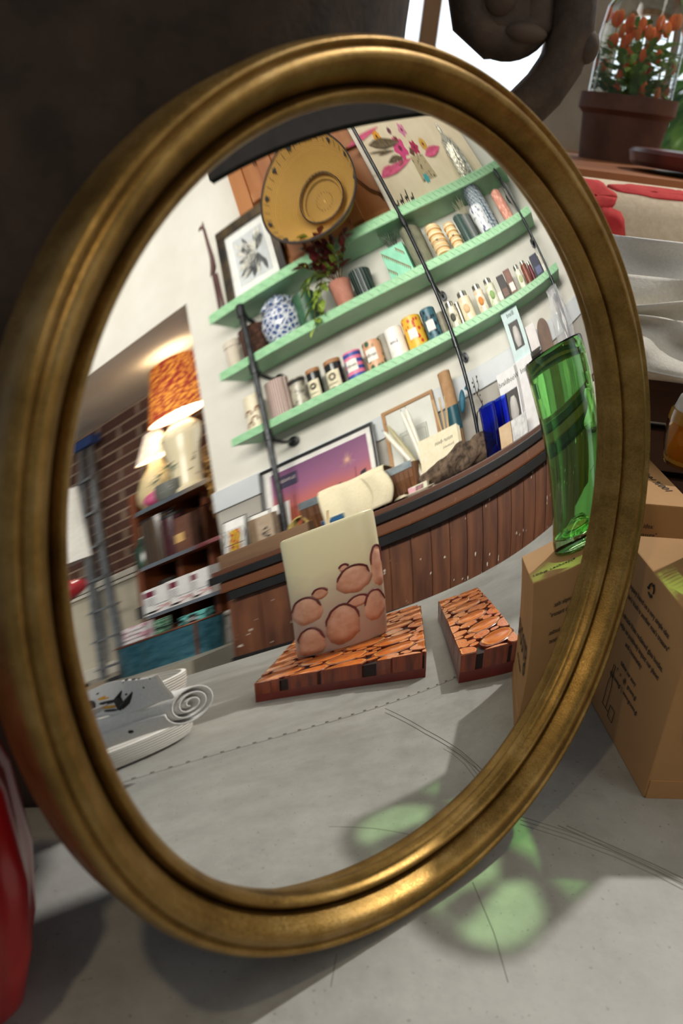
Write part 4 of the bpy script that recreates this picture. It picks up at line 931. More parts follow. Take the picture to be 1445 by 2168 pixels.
for L_, R_, T_, lb in (((395, 1032), (497, 985), (400, 853), 'yellow and white banded honey pot nearer the middle pipe'), ((507, 972), (583, 940), (507, 838), 'yellow and white banded honey pot beside the ribbed glass')):
    s, D, w, h = place(1, c2(*L_), c2(*R_), c2(*T_), .06); r = w/2
    t = thing('honey_pot', lb, 'pot', spot_(1, s, D), RZ, 'banded honey pots'); bm = nb(); pr_ = [(0, 0), (r*.75, 0)]
    for i in range(5):
        z0 = h*i/5; pr_ += [(r*.86, z0+h*.01), (r*.99, z0+h*.06), (r*1.0, z0+h*.12), (r*.9, z0+h*.19)]
    lathe(bm, pr_+[(r*.8, h), (0, h*.97)], 40); link('body', bm, YEL, t)
    bm = nb()
    for dx, dz in ((0, .0), (.006, .004), (-.006, .004)): ball(bm, (dx, -r-.001, h*.45+dz), (.004, .0015, .003), 8)
    link('bee_motif', bm, INK, t)
cyl_item('ribbed_tumbler', 'dark ribbed glass tumbler beside the honey pots', 'tumbler', 1, c2(588, 935), c2(655, 900), c2(556, 795), M('4f6660', '2c3b38', 30, .2, kind='stripex', coat=.4), .09, kind='cup', taper=.85)
t, s, D, r, h = cyl_item('patterned_vase', 'tall blue grey patterned vase behind the small floral mug', 'vase', 1, c2(720, 870), c2(835, 818), c2(690, 592), M('aeb8ba', '48586a', 34, .35, kind='magic', lo=.4, hi=.6), .10, kind='cup', taper=.95)
t, s, D, r, h = cyl_item('floral_mug', 'small white mug with dark blue flowers in front of the tall vase', 'mug', 1, c2(700, 878), c2(795, 835), c2(685, 742), M('dfe3e6', '4a4f78', 40, .3, lo=.52, hi=.62), .05, kind='cup', taper=.9)
s, D, w, h = place(1, c2(620, 900), c2(690, 865), c2(625, 632), .10)
t = thing('reed_bunch_jar', 'grey jar filled with upright bristle reeds beside the patterned vase', 'jar', spot_(1, s, D), RZ)
bm = nb(); lathe(bm, cup(w*.42, w*.5, h*.6, .003), 28); link('jar', bm, M('5d6360', None, 20, .4), t)
for i in range(40):
    a = r2.uniform(0, 2*PI); q = r2.random()**.5
    if i == 0: bm = nb()
    tube(bm, [(w*.3*q*math.cos(a), w*.3*q*math.sin(a), h*.3), (w*.5*q*math.cos(a), w*.5*q*math.sin(a), h*r2.uniform(.85, 1))], .0016, 4)
link('reed', bm, M('cfc8a8', 'a79f80', 40, .7), t)
cyl_item('pink_candle', 'pink carved pillar candle near the far pipe on middle shelf', 'candle', 1, c2(872, 797), c2(936, 768), c2(818, 630), M('e3a796', 'c98874', 50, .6, bump=.5, kind='voronoi'), .07)
s, D, w, h = place(1, c2(955, 735), c2(1000, 715), c2(885, 515), .09)
t = thing('stone_flask', 'rounded grey stone flask beyond the far pipe on middle shelf', 'flask', spot_(1, s-.02, D), RZ); w = .085
bm = nb(); lathe(bm, [(0, 0), (w*.28, 0), (w*.24, h*.1), (w*.3, h*.3), (w*.5, h*.55), (w*.55, h*.75), (w*.42, h*.93), (w*.2, h), (0, h)], 32); link('body', bm, M('9a9a94', '7b7b76', 14, .6), t)
# ---- top shelf
def pt1(px, py, D): return rw(px, py, D)
def loc1(p, o): # to a wall-thing's frame
    v = p-o; return V(-v.dot(HD), v.dot(ND), v.z)
# pine door leaning on the wall
PINE = M('b8793f', '98592a', 5, .5, stretch=(1, 1, .12), lo=.3, hi=.7)
o0 = P(-.35, DW-.040, ZT[0]+.001)
t = thing('pine_cupboard_door', 'carved pine cupboard door leaning on the wall behind the basket', 'door panel', o0, RZ)
W_, H_ = 1.1, .78
bm = nb(); box(bm, (0, .02, H_/2), (W_, .02, H_), .003); link('panel', bm, PINE, t, False)
for x in (-W_/2+.05, -.12, .30, W_/2-.05):
    bm = nb(); box(bm, (x, 0, H_/2), (.09, .022, H_), .004); link('stile', bm, PINE, t, False)
bm = nb(); box(bm, (0, -.001, H_-.05), (W_-.2, .02, .09), .004); box(bm, (0, -.001, .05), (W_-.2, .02, .09), .004); box(bm, (0, -.001, .42), (W_-.2, .02, .04), .004); link('rail', bm, PINE, t, False)
bm = nb()
for x0 in (.1, .42, -.3):
    for z0 in (.15, .55):
        tube(bm, [(x0-.08, -.002, z0), (x0, -.004, z0+.05), (x0+.09, -.002, z0+.16)], [.004, .006, .003], 6); 
        for q in range(4): tube(bm, [(x0-.09+.012*q, -.003, z0-.01), (x0-.075+.012*q, -.003, z0+.03)], .003, 5)
link('carved_branch', bm, M('5f3517', None, 20, .6), t)
# framed feather drawing
fa_, fb_ = rw(*c1(180, 1505), DS+.10), rw(*c1(85, 990), DS+.14); fc_ = rw(*c1(640, 1240), DS+.10)
fw = abs((fa_-fc_).dot(HD)); fh = fb_.z-ZT[0]
fs = (fa_.dot(HD)+fc_.dot(HD))/2
t = thing('framed_drawing', 'black and gold framed feathery pencil drawing leaning behind the basket', 'picture', P(fs, DS+.10, ZT[0]+.004), RZ)
t.rotation_euler = (-.12, 0, RZ)
fh = fh*.97; bw_ = .042
bm = nb()
for cx_, cz_, sx_, sz_ in ((0, bw_/2, fw, bw_), (0, fh-bw_/2, fw, bw_), (-fw/2+bw_/2, fh/2, bw_, fh-2*bw_), (fw/2-bw_/2, fh/2, bw_, fh-2*bw_)): box(bm, (cx_, 0, cz_), (sx_, .022, sz_), .004)
link('frame', bm, M('1f1b17', '6a5530', 6, .35, .3, kind='noise', lo=.45, hi=.75), t, False)
bm = nb(); box(bm, (0, .004, fh/2), (fw-2*bw_+.006, .004, fh-2*bw_+.006)); link('mount', bm, M('f2f2ee', None, 20, .8), t, False)
bm = nb(); box(bm, (0, .0012, fh/2), (fw-2*bw_-.07, .002, fh-2*bw_-.07)); link('paper', bm, M('d4d8da', 'c4c9cc', 20, .8), t, False)
bmd = nb(); bml = nb()
for i in range(230):
    a = r2.uniform(0, 2*PI); q = r2.uniform(.02, .50)*min(fw, fh); c_ = V(-.03, -.0012, fh*.5); p = c_+V(q*.8*math.cos(a), r2.uniform(-.001, 0), q*.8*math.sin(a)); e = p+V(.06*math.cos(a+.3), 0, .06*math.sin(a+.3))
    lim = (fw/2-bw_-.04, fh/2-bw_-.04)
    if abs(e.x) > lim[0] or abs(e.z-fh/2) > lim[1]: continue
    leafmesh(bmd if i % 2 else bml, p, e, .020, 0, V(0, -1, 0))
link('ink_stroke', bmd, M('3b3d3e', '6b6e70', 60, .8), t, False); link('pale_stroke', bml, M('eceae0', 'b9b7ac', 60, .8), t, False)
# carved giraffe
g0, g1 = rw(*c1(147, 1560), DS+.03), rw(*c1(50, 865), DS+.03); gh = g1.z-ZT[0]
t = thing('wooden_giraffe', 'thin dark carved wooden giraffe figure at the end of the top shelf', 'figurine', P(g0.dot(HD), DS+.03, ZT[0]), RZ)
bm = nb(); 
for lx, ly in ((-.008, -.008), (.012, -.008), (-.008, .008), (.012, .008)): tube(bm, [(lx, ly, 0), (lx*.8, ly*.8, gh*.2), (lx*.7, ly*.6, gh*.42)], [.004, .0045, .006], 8)
tube(bm, [(.014, 0, gh*.42), (.0, 0, gh*.5), (-.004, 0, gh*.6), (.0, 0, gh*.78), (.002, 0, gh*.93), (.016, 0, gh*.965), (.030, 0, gh*.955)], [.011, .014, .011, .008, .007, .008, .004], 10)
for q in (-1, 1): tube(bm, [(.004, q*.005, gh*.95), (.0, q*.007, gh)], [.003, .0024], 6)
link('body', bm, M('5a2f2a', '432019', 20, .35), t)
# big basket with a smaller one inside, both tipped towards the room
bc = rw(*c1(870, 745), DS-.01); wl = rw(*c1(475, 830), DS-.01); wr = rw(*c1(1262, 640), DS-.01)
BR = abs((wl-wr).dot(HD))/2*.98
STRAW = M('c9973c', '9a6a24', 120, .6, kind='stripe', bump=.6, lo=.3, hi=.6)
def basket(name, label, c, R, dp, tilt, base_r, mat, rim):
    t = thing(name, label, 'basket', c, RZ); t.rotation_euler = (RX-tilt, 0, RZ)   # local +z comes out of the opening
    bm = nb(); lathe(bm, [(0, -dp), (base_r, -dp), (base_r*1.02, -dp+.004), (R*.86, -dp*.45), (R*.97, -.01), (R, 0), (R-.006, .002), (R*.95, -.012), (R*.84, -dp*.43), (base_r*.97, -dp+.01), (0, -dp+.008)], 72); link('weave', bm, mat, t)
    bm = nb(); tube(bm, [(R*math.cos(a*PI/36), R*math.sin(a*PI/36), .002) for a in range(72)], rim, 8, closed=True); link('rim', bm, M('2a211c', None, 30, .6), t)
    return t
tl_ = .50
cB = V(bc.x, bc.y, ZT[0]+.004+BR*math.cos(tl_)); cB = P(bc.dot(HD)+.02, DS-.065, max(bc.z-.02, ZT[0]+BR*math.cos(tl_)*.8))
m, t_ = newmat('m_straw', .6); v = t_.coords(); ln = t_.add('ShaderNodeVectorMath', operation='LENGTH'); t_.link(v, ln.inputs[0])
wv = t_.add('ShaderNodeTexWave', Scale=62.0, Distortion=1.2, Detail=2.0); wv.wave_type = 'RINGS'; wv.rings_direction = 'SPHERICAL'; t_.link(v, wv.inputs['Vector'])
t_.link(t_.ramp(wv.outputs['Fac'], [(.15, hexc('6d4a1a')), (.6, hexc('d3a44c'))]), t_.b.inputs['Base Color']); t_.bump(wv.outputs['Fac'], .6, .004)
STRAWR = m
tb = basket('large_straw_basket', 'large round straw basket with black diamonds tipped on the top shelf', cB, BR, .105, tl_, BR*.56, STRAWR, .006); print('BR', BR)
BLK = M('241d1a', None, 30, .7)
bm = nb()
for i in range(40):
    a = 2*PI*i/40; tube(bm, [(BR*.985*math.cos(a), BR*.985*math.sin(a), .0), (BR*.90*math.cos(a), BR*.90*math.sin(a), -.026)], .0016, 4)
link('stitch', bm, BLK, tb)
for i in range(12):
    bm = nb(); a = 2*PI*(i+.5)/12; c_ = V(BR*.94*math.cos(a), BR*.94*math.sin(a), -.012); e1 = V(-math.sin(a), math.cos(a), 0)*.017; e2 = V(math.cos(a), math.sin(a), .45)*.013
    nn_ = e1.cross(e2).normalized()*.0025
    vs1 = [bm.verts.new(c_+q+nn_) for q in (e1, e2, -e1, -e2)]; vs2 = [bm.verts.new(c_+q-nn_) for q in (e1, e2, -e1, -e2)]; bm.faces.new(vs1); bm.faces.new(vs2[::-1])
    for q in range(4): bm.faces.new((vs1[q], vs1[(q+1) % 4], vs2[(q+1) % 4], vs2[q]))
    link('diamond', bm, BLK, tb, False)
for a in (PI*.62-.9, ):
    bm = nb(); c_ = V(BR*math.cos(PI/2-.62+0), BR*math.sin(PI/2-.62), 0); 
ha = math.radians(118); c_ = V(BR*math.cos(ha), BR*math.sin(ha), 0); e1 = V(-math.sin(ha), math.cos(ha), 0); e2 = V(math.cos(ha), math.sin(ha), 0)
bm = nb(); tube(bm, [c_+e1*(.045*math.cos(q))+e2*(.045*math.sin(q)) for q in [PI*j/12 for j in range(13)]], .0035, 6); link('handle', bm, BLK, tb)
ic = rw(*c1(940, 815), DS-.0)
nrm = V(0, 0, 1); nrm.rotate(tb.rotation_euler)
ti = basket('small_straw_basket', 'small round straw basket lying inside the large one', cB-nrm*.060+V(0, 0, -BR*.06)-HD*(-.02), BR*.46, .030, tl_, BR*.43, STRAWR, .004)
bm = nb()
for i in range(36):
    a = 2*PI*i/36; 
    for q, rr_ in ((0, .46), (1, .17)):
        if q == 1 and i % 2: continue
        z_ = .0055 if q == 0 else -.0205; tube(bm, [(BR*rr_*math.cos(a), BR*rr_*math.sin(a), z_), (BR*rr_*math.cos(a+.09), BR*rr_*math.sin(a+.09), z_)], .002, 4)
link('stitch', bm, BLK, ti)
# flower print canvas with a white roll pole beside it
p1_, p2_ = rw(*c1(1440, 745), DS+.06), rw(1010, 352, DS+.06)
s1, s2 = p1_.dot(HD), p2_.dot(HD)+.06
t = thing('flower_print', 'large cream poster print of pink and orange flowers on top shelf', 'picture', P((s1+s2)/2, DS+.13, ZT[0]+.002), RZ)
pw, ph_ = s2-s1, .62
bm = nb(); box(bm, (0, 0, ph_/2), (pw, .016, ph_), .002); link('canvas', bm, M('eadcc0', 'e0d0b2', 8, .8), t, False)
def disc(cx, cz, r, mat, name='printed_flower', y=-.0092, n=10, wob=.25, lobes=6):
    bm = nb(); k = 40; c_ = bm.verts.new((cx, y-.0004, cz)); ring = [bm.verts.new((cx+r*(1+wob*math.cos(lobes*2*PI*i/k))*math.cos(2*PI*i/k), y, cz+r*(1+wob*math.cos(lobes*2*PI*i/k))*math.sin(2*PI*i/k))) for i in range(k)]
    for i in range(k): bm.faces.new((c_, ring[i], ring[(i+1) % k]))
    return link(name, bm, mat, t, False)
FX = lambda px, py: loc1(rw(px, py, DS+.122), t.location)
for (px, py, r, col, lob) in ((847, 314, .050, 'd94a86', 5), (877, 312, .032, 'b8285a', 6), (797, 289, .028, 'e8a028', 9), (850, 275, .030, 'd98aa8', 5), (895, 305, .030, 'd9a84a', 14), (838, 296, .018, '8a3a34', 5), (823, 277, .016, '7a4a5a', 7), (790, 357, .017, '3a97a8', 0), (872, 322, .02, '6a4a3a', 4)):
    q = FX(px, py); disc(q.x, q.z, r, M(col, None, 60, .8), wob=.18 if lob else 0, lobes=max(1, lob))
    disc(q.x, q.z, r*.28, M('7a2a3a' if lob != 9 else '4a3020', None, 60, .8), y=-.0102, wob=0, lobes=1)
bm = nb()
for a, b, wd in (((735, 312), (800, 268), .012), ((805, 378), (870, 335), .018), ((900, 330), (930, 310), .022), ((808, 372), (830, 350), .016)):
    A, B = FX(*a), FX(*b); A.y = B.y = -.009; leafmesh(bm, A, B, wd*2.2, 0, V(0, -1, 0))
link('pink_stroke', bm, M('e06a90', 'd4527c', 30, .8), t, False)
bm = nb()
for a, b, wd in (((780, 308), (845, 300), .035), ((845, 330), (822, 345), .02), ((850, 330), (845, 352), .02), ((800, 330), (835, 318), .008), ((780, 326), (830, 318), .008)):
    A, B = FX(*a), FX(*b); A.y = B.y = -.0095; leafmesh(bm, A, B, wd*1.4, 0, V(0, -1, 0))
link('printed_leaf', bm, M('7a6a4a', '5a4a3a', 60, .8), t, False)
bm = nb(); vb = [FX(*p) for p in ((868, 332), (893, 326), (925, 372), (896, 386))]
for q in vb: q.y = -.0098
bm.faces.new([bm.verts.new(q) for q in vb]); link('printed_vase', bm, M('4a4a48', 'b9a884', 45, .8, kind='voronoi', lo=.2, hi=.4), t, False)
q = FX(903, 377); disc(q.x, q.z, .022, M('4aa8b0', None, 40, .8), 'printed_base', -.0104, wob=.2)
t = thing('white_roll', 'slim white roll standing between the basket and the flower print', 'roll', P(s1-.03, DS+.10, ZT[0]+.001), RZ)
bm = nb(); lathe(bm, solid(.017, .017, .56), 24); link('paper', bm, M('e9e3d4', None, 20, .7), t)
bm = nb(); lathe(bm, solid(.018, .018, .012, .001), 24, c=(0, 0, .2)); link('band', bm, M('cfc6b2', None, 20, .7), t)
# black figures
for i, (px, hh) in enumerate(((829, .055), (840, .075), (851, .085), (860, .06))):
    q = rw(px, 412-(px-829)*.5, DS+.05)
    t = thing('black_figurine', ['tiny black figurine nearest the middle pipe', 'tiny black figurine, second from the middle pipe', 'tallest of the tiny black figurines by the flower print', 'tiny black figurine farthest from the middle pipe'][i], 'figurine', P(q.dot(HD), DS+.05, ZT[0]), RZ, 'tiny black figurines on the top shelf')
    bm = nb()
    for lx in (-.008, .008): tube(bm, [(lx, 0, 0), (lx*.8, 0, hh*.5)], .003, 6)
    tube(bm, [(-.013, 0, hh*.52), (.0, 0, hh*.58), (.013, 0, hh*.52)], [.006, .008, .006], 8); tube(bm, [(-.011, 0, hh*.55), (-.015, 0, hh*.85), (-.020, 0, hh*.95)], [.005, .004, .0045], 8); link('body', bm, BLK, t)
# mosaic glass bottle
bb, bt_ = rw(1005, 355, DS+.06), rw(905, 266, DS+.06); bh = bt_.z-ZT[0]
t = thing('mosaic_bottle', 'silver mosaic glass bottle standing before the flower print', 'bottle', P(rw(985, 362, DS+.06).dot(HD), DS+.065, ZT[0]+.001), RZ)
mg, tq = newmat('m_mosaic', .2, .35); vv = tq.coords(); vr = tq.add('ShaderNodeTexVoronoi', Scale=55.0); vr.feature = 'DISTANCE_TO_EDGE'; tq.link(vv, vr.inputs['Vector'])
tq.link(tq.ramp(vr.outputs['Distance'], [(.02, hexc('4a4a42')), (.08, hexc('d4d2c0'))]), tq.b.inputs['Base Color']); tq.bump(vr.outputs['Distance'], .5, .004)
bm = nb(); r_ = .088; lathe(bm, [(0, 0), (r_*.8, 0), (r_*.95, bh*.03), (r_, bh*.25), (r_*.98, bh*.5), (r_*.75, bh*.68), (r_*.3, bh*.78), (r_*.22, bh*.82), (r_*.24, bh*.9), (r_*.2, bh*.93), (0, bh*.93)], 40, sy=.7); link('body', bm, mg, t)
bm = nb(); lathe(bm, [(0, bh*.93), (.012, bh*.93), (.010, bh*.98), (0, bh)], 16); link('stopper', bm, M('d8d6cc', None, 20, .2, .8), t)
bm = nb(); tube(bm, [(-.010, -r_*.68, bh*.45), (-.004, -r_*.72, bh*.38), (.004, -r_*.72, bh*.34), (.0, -r_*.72, bh*.26)], .004, 6); link('motif', bm, BLK, t)
# ---------------------------------------------------------------- the panelled counter under the shelves
CZ = 1.136; DC = 2.83; c_l, c_r = -1.16, 1.46; o_ = P((c_l+c_r)/2, DC, 0); CL_ = c_r-c_l
ct = thing('panelled_counter', 'old wooden counter with black bands and plank front below the shelves', 'counter', o_, RZ)
OAK = M('6a3f26', '432617', 5, .35, stretch=(.12, 1, 1), lo=.3, hi=.7, coat=.3); BLKW = M('1c1a1a', '121010', 12, .3, coat=.4)
bm = nb(); box(bm, (0, .17, CZ-.015), (CL_, .34, .028), .004); link('worktop', bm, OAK, ct, False)
bm = nb(); box(bm, (0, .165, CZ-.051), (CL_+.02, .35, .046), .003); link('upper_band', bm, BLKW, ct, False)
bm = nb(); box(bm, (0, .185, CZ-.110), (CL_-.02, .34, .072), .012); link('moulding', bm, M('6b3e22', 'b08a5c', 40, .45, lo=.62, hi=.85), ct, False)
bm = nb(); box(bm, (0, .185, CZ-.175), (CL_-.06, .31, .058), .004); link('lower_band', bm, BLKW, ct, False)
WPL = M('6d422a', '4a2a1a', 4, .45, stretch=(1, 1, .10), lo=.3, hi=.7)
m, t_ = newmat('m_speckled_plank', .45); v = t_.coords((1, 1, .12)); n = t_.add('ShaderNodeTexNoise', Scale=22.0, Detail=6.0); t_.link(v, n.inputs['Vector'])
v2 = t_.coords((1, 1, .5)); n2_ = t_.add('ShaderNodeTexNoise', Scale=42.0, Detail=1.0); t_.link(v2, n2_.inputs['Vector'])
mx = t_.add('ShaderNodeMix', data_type='RGBA'); t_.link(t_.ramp(n2_.outputs['Fac'], [(.74, (0, 0, 0)), (.76, (1, 1, 1))]), mx.inputs[0])
t_.link(t_.ramp(n.outputs['Fac'], [(.3, hexc('4c2a1a')), (.7, hexc('7a4a2e'))]), mx.inputs[6]); mx.inputs[7].default_value = (*hexc('d8cdbd'), 1); t_.link(mx.outputs[2], t_.b.inputs['Base Color']); PLK = m
x = -CL_/2+.14; i = 0
while x < CL_/2-.02:
    bm = nb(); box(bm, (x+.056, .09, .50), (.110, .02, .86), .003); link('plank', bm, PLK, ct, False); x += .1128; i += 1
bm = nb(); box(bm, (.07, .21, .5), (CL_-.16, .22, .9)); link('carcass', bm, M('3a2418', None, 10, .7), ct, False)
bm = nb(); box(bm, (.07, .075, .27), (CL_-.14, .03, .52), .004); link('plinth', bm, BLKW, ct, False)
def cplace(Lp, Rp, Tp, D):
    a = rw(*Lp, D); b = rw(*Rp, D); c = rw(*Tp, D); return (a.dot(HD)+b.dot(HD))/2, abs(a.dot(HD)-b.dot(HD)), c.z-CZ
def onc(s, D): return P(s, D, CZ+.0008)
# compartment crate
g1 = rw(466, 1206, 2.86); g2 = rw(652, 1108, 2.86); s1, s2 = g1.dot(HD), g2.dot(HD)
CW_ = s2-s1; OLDW = M('8a6a4c', '5f432c', 6, .7, stretch=(.15, 1, 1), lo=.3, hi=.7)
cr = thing('compartment_crate', 'worn wooden crate with compartments on the lamp end of the counter', 'crate', onc((s1+s2)/2, 2.93), RZ)
ch_ = .085
bm = nb(); box(bm, (0, 0, .006), (CW_, .15, .012)); link('base', bm, OLDW, cr, False)
for y in (-.07, .07): bm = nb(); box(bm, (0, y, ch_/2), (CW_, .011, ch_), .002); link('side', bm, OLDW, cr, False)
for k in (-1, 1): bm = nb(); box(bm, (k*(CW_/2-.006), 0, ch_/2), (.011, .13, ch_), .002); link('end', bm, OLDW, cr, False)
for k in (-.14, .16): bm = nb(); box(bm, (k*CW_, 0, ch_*.42), (.008, .13, ch_*.8), .001); link('divider', bm, OLDW, cr, False)
def card(label, Lp, Rp, Tp, D, art, grp, frame=None, tilt=.12, sq=1):
    s, w_, h_ = cplace(Lp, Rp, Tp, D)
    t = thing('art_card', label, 'card', P(s, D, CZ+.014), RZ, grp); t.rotation_euler = (-tilt, 0, RZ); h_ = max(.05, h_-.014)
    bm = nb(); box(bm, (0, 0, h_/2), (w_, .003, h_), .0005); link('card', bm, M('f1efe9', None, 30, .7), t, False)
    if frame: bm = nb(); box(bm, (0, .004, h_/2), (w_+.012, .004, h_+.012), .001); link('backing', bm, BLKW, t, False)
    bm = nb(); box(bm, (0, -.002, h_*.52), (w_*.5, .001, h_*.5)); link('printed_art', bm, art, t, False)
    return t
card('white art card with a red and yellow print in the crate', c3(140, 1600), c3(300, 1540), c3(205, 1450), 2.92, M('d0343a', 'e9b52a', 60, .7, kind='voronoi', lo=.2, hi=.5), 'art cards in the crate', True)
card('plain white framed card behind the dotted soap box', c3(335, 1530), c3(490, 1470), c3(395, 1405), 2.97, M('e7e5de', None, 60, .7), 'art cards in the crate', True)
card('white art card with a pink and black print at the crate end', c3(500, 1450), c3(645, 1400), c3(555, 1330), 2.97, M('e58aa4', '2a2224', 70, .7, kind='voronoi', lo=.15, hi=.3), 'art cards in the crate')
def cbox(name, label, Lp, Rp, Tp, D, dp, mat, cat='box', z0=None, grp=None, panel=None, rot=0):
    s, w_, h_ = cplace(Lp, Rp, Tp, D); zz = CZ if z0 is None else z0; h_ = h_+CZ-zz
    t = thing(name, label, cat, P(s, D+dp/2, zz+.0008), RZ+rot, grp); bm = nb(); box(bm, (0, 0, h_/2), (w_, dp, h_), .002); link('carton', bm, mat, t, False)
    if panel: bm = nb(); box(bm, (0, -dp/2-.0006, h_*panel[1]), (w_*panel[2], .001, h_*panel[3])); link('printed_panel', bm, panel[0], t, False)
    return t, s, w_, h_
t, s, w_, h_ = cbox('dotted_soap_box', 'grey brown soap box with a spotted leaf print in the crate', c3(415, 1570), c3(540, 1520), c3(455, 1415), 2.90, .05, M('b9a68f', 'a48f77', 30, .6), z0=CZ+.013)
bm = nb()
for i in range(26):
    a = rnd.uniform(0, 2*PI); q = rnd.random()**.5; ball(bm, (w_*.25*q*math.cos(a), -.0255, h_*.45+h_*.25*q*math.sin(a)), (.0035, .001, .0045), 6)
link('spot_print', bm, INK, t)
cbox('soap_box', 'plain brown soap box behind the spotted one in the crate', c3(352, 1590), c3(420, 1560), c3(380, 1445), 2.96, .04, M('8a7358', None, 30, .6), z0=CZ+.013)
s, w_, h_ = cplace(c3(165, 1650), c3(305, 1590), c3(235, 1530), 2.885)
t = thing('wire_clip_stand', 'small black wire stand in front of the red printed card', 'stand', P(s, 2.89, CZ+.014), RZ); bm = nb()
for i in range(6):
    x0 = -w_/2+w_*i/5; tube(bm, [(x0, 0, 0), (x0+.006, -.004, h_*.5), (x0-.006, .004, h_*.8), (x0+.004, 0, h_)], .0018, 5)
tube(bm, [(-w_/2, 0, .006), (w_/2, 0, .006)], .002, 5); tube(bm, [(-w_/2, 0, h_*.55), (w_/2, 0, h_*.55)], .002, 5); link('wire', bm, BLKW, t)
s, w_, h_ = cplace(c3(665, 1480), c3(770, 1440), c3(740, 1345), 2.90)
t = thing('twine_bundle', 'coiled bundle of yellow twine at the end of the crate', 'twine', P(s, 2.93, CZ+.014), RZ); bm = nb()
for i in range(9):
    a = i*.34; tube(bm, [V((.04*math.cos(q)+.004*math.sin(3*q+i))*math.cos(a*.25), (i-4)*.005+.004*math.sin(2*q), .062+.058*math.sin(q)) for q in [2*PI*j/20 for j in range(20)]], .0042, 6, closed=True)
link('twine', bm, M('d9c27a', 'b89a4e', 90, .8), t)
tube_ = None
# blue tins on white dishes near the counter's edge
for L_, R_, T_, lb in (((648, 1560), (795, 1500), (720, 1475), 'blue glass lidded tin on a white dish nearer the crate'), ((895, 1470), (1060, 1410), (975, 1370), 'blue glass lidded tin on a white dish nearer the towel')):
    s, w_, h_ = cplace(c3(*L_), c3(*R_), c3(*T_), 2.85)
    t = thing('blue_tin', lb, 'tin', P(s, 2.885, CZ+.010), RZ, 'blue tins on white dishes'); bm = nb(); box(bm, (0, 0, .022), (w_, .05, .044), .004); link('body', bm, M('2f5f86', '1c3f66', 20, .25, coat=.4), t, False)
    bm = nb(); box(bm, (0, 0, .047), (w_*1.02, .052, .006), .002); link('lid', bm, M('9db4c4', None, 20, .2, .6), t, False)
    d = thing('white_dish', lb.replace('blue glass lidded tin on a white dish', 'oval white dish under the blue tin'), 'dish', P(s, 2.885, CZ+.0008), RZ, 'white dishes on the counter'); bm = nb(); lathe(bm, [(0, 0), (.06, 0), (.095, .006), (.096, .0085), (.06, .004), (0, .004)], 40, sy=.5); link('body', bm, M('eeeeec', None, 20, .3), d)
# framed sunset poster
q = [rw(*c3(*p), d) for p, d in (((425, 1080), 3.12), ((1290, 710), 3.12), ((1360, 1050), 3.06), ((470, 1400), 3.06))]
s1, s2 = q[0].dot(HD), q[1].dot(HD); fh = (q[0].z+q[1].z)/2-CZ; fw = s2-s1
t = thing('framed_poster', 'long black framed poster of a purple orange sunset with dark silhouettes', 'picture', P((s1+s2)/2, 3.075, CZ+.002), RZ); t.rotation_euler = (-.10, 0, RZ)
bm = nb()
for cx_, cz_, sx_, sz_ in ((0, .008, fw, .016), (0, fh-.008, fw, .016), (-fw/2+.008, fh/2, .016, fh-.03), (fw/2-.008, fh/2, .016, fh-.03)): box(bm, (cx_, 0, cz_), (sx_, .02, sz_), .002)
link('frame', bm, BLKW, t, False)
bm = nb(); box(bm, (0, .003, fh/2), (fw-.03, .004, fh-.03)); link('mount', bm, M('efece6', None, 20, .8), t, False)
m, t_ = newmat('m_sunset', .5); sp = t_.add('ShaderNodeSeparateXYZ'); t_.link(t_.coords(), sp.inputs[0]); nz = t_.add('ShaderNodeTexNoise', Scale=6.0); t_.link(t_.coords(), nz.inputs['Vector'])
ad = t_.add('ShaderNodeMath', operation='MULTIPLY_ADD'); t_.link(nz.outputs['Fac'], ad.inputs[0]); ad.inputs[1].default_value = .08; t_.link(sp.outputs['Z'], ad.inputs[2]); dv = t_.add('ShaderNodeMath', operation='DIVIDE'); t_.link(ad.outputs[0], dv.inputs[0]); dv.inputs[1].default_value = fh
t_.link(t_.ramp(dv.outputs[0], [(.2, hexc('d9683c')), (.5, hexc('c86a52')), (.75, hexc('93577a')), (1.05, hexc('7a4a72'))]), t_.b.inputs['Base Color'])
pw_, ph2 = fw-.085, fh-.085
bm = nb(); box(bm, (0, .0005, fh/2), (pw_, .002, ph2)); link('print', bm, m, t, False)
SIL = M('241c24', '382830', 40, .7)
r3 = random.Random(4)
def sil(x, w2, h2, kind):
    bm = nb(); z0 = .045; X = pw_/2-pw_*x
    if kind == 0: pts = [(-w2, 0), (-w2*.9, h2*.6), (-w2*.5, h2*.7), (-w2*.4, h2), (w2*.2, h2*.95), (w2*.5, h2*.72), (w2, h2*.6), (w2, 0)]
    elif kind == 1: pts = [(-w2*.4, 0), (-w2*.5, h2*.6), (-w2*.1, h2*.75), (0, h2), (w2*.2, h2*.75), (w2*.5, h2*.55), (w2*.4, 0)]
    else: pts = [(-w2*.15, 0), (-w2*.1, h2), (w2*.1, h2), (w2*.15, 0)]
    a = [bm.verts.new((X+px, -.0012, z0+pz)) for px, pz in pts]; bm.faces.new(a); link('silhouette', bm, SIL if kind < 2 else M('7a3a48', None, 40, .7), t, False)
for a_ in ((.10, .02, .05, 1), (.30, .03, .10, 0), (.33, .02, .16, 1), (.42, .035, .18, 1), (.51, .02, .10, 1), (.62, .05, .20, 0), (.70, .03, .15, 0), (.90, .045, .22, 0), (.97, .025, .14, 1), (.20, .02, .24, 2), (.83, .02, .25, 2)): sil(*a_)
bm = nb(); c_ = V(pw_/2-pw_*.76, -.0013, fh*.72)
for i in range(26):
    a = 2*PI*i/26; e = c_+V(math.cos(a), 0, math.sin(a))*r3.uniform(.02, .05); tube(bm, [c_, e], [.0012, .0004], 4)
link('firework', bm, M('e9b9a8', None, 30, .7), t)
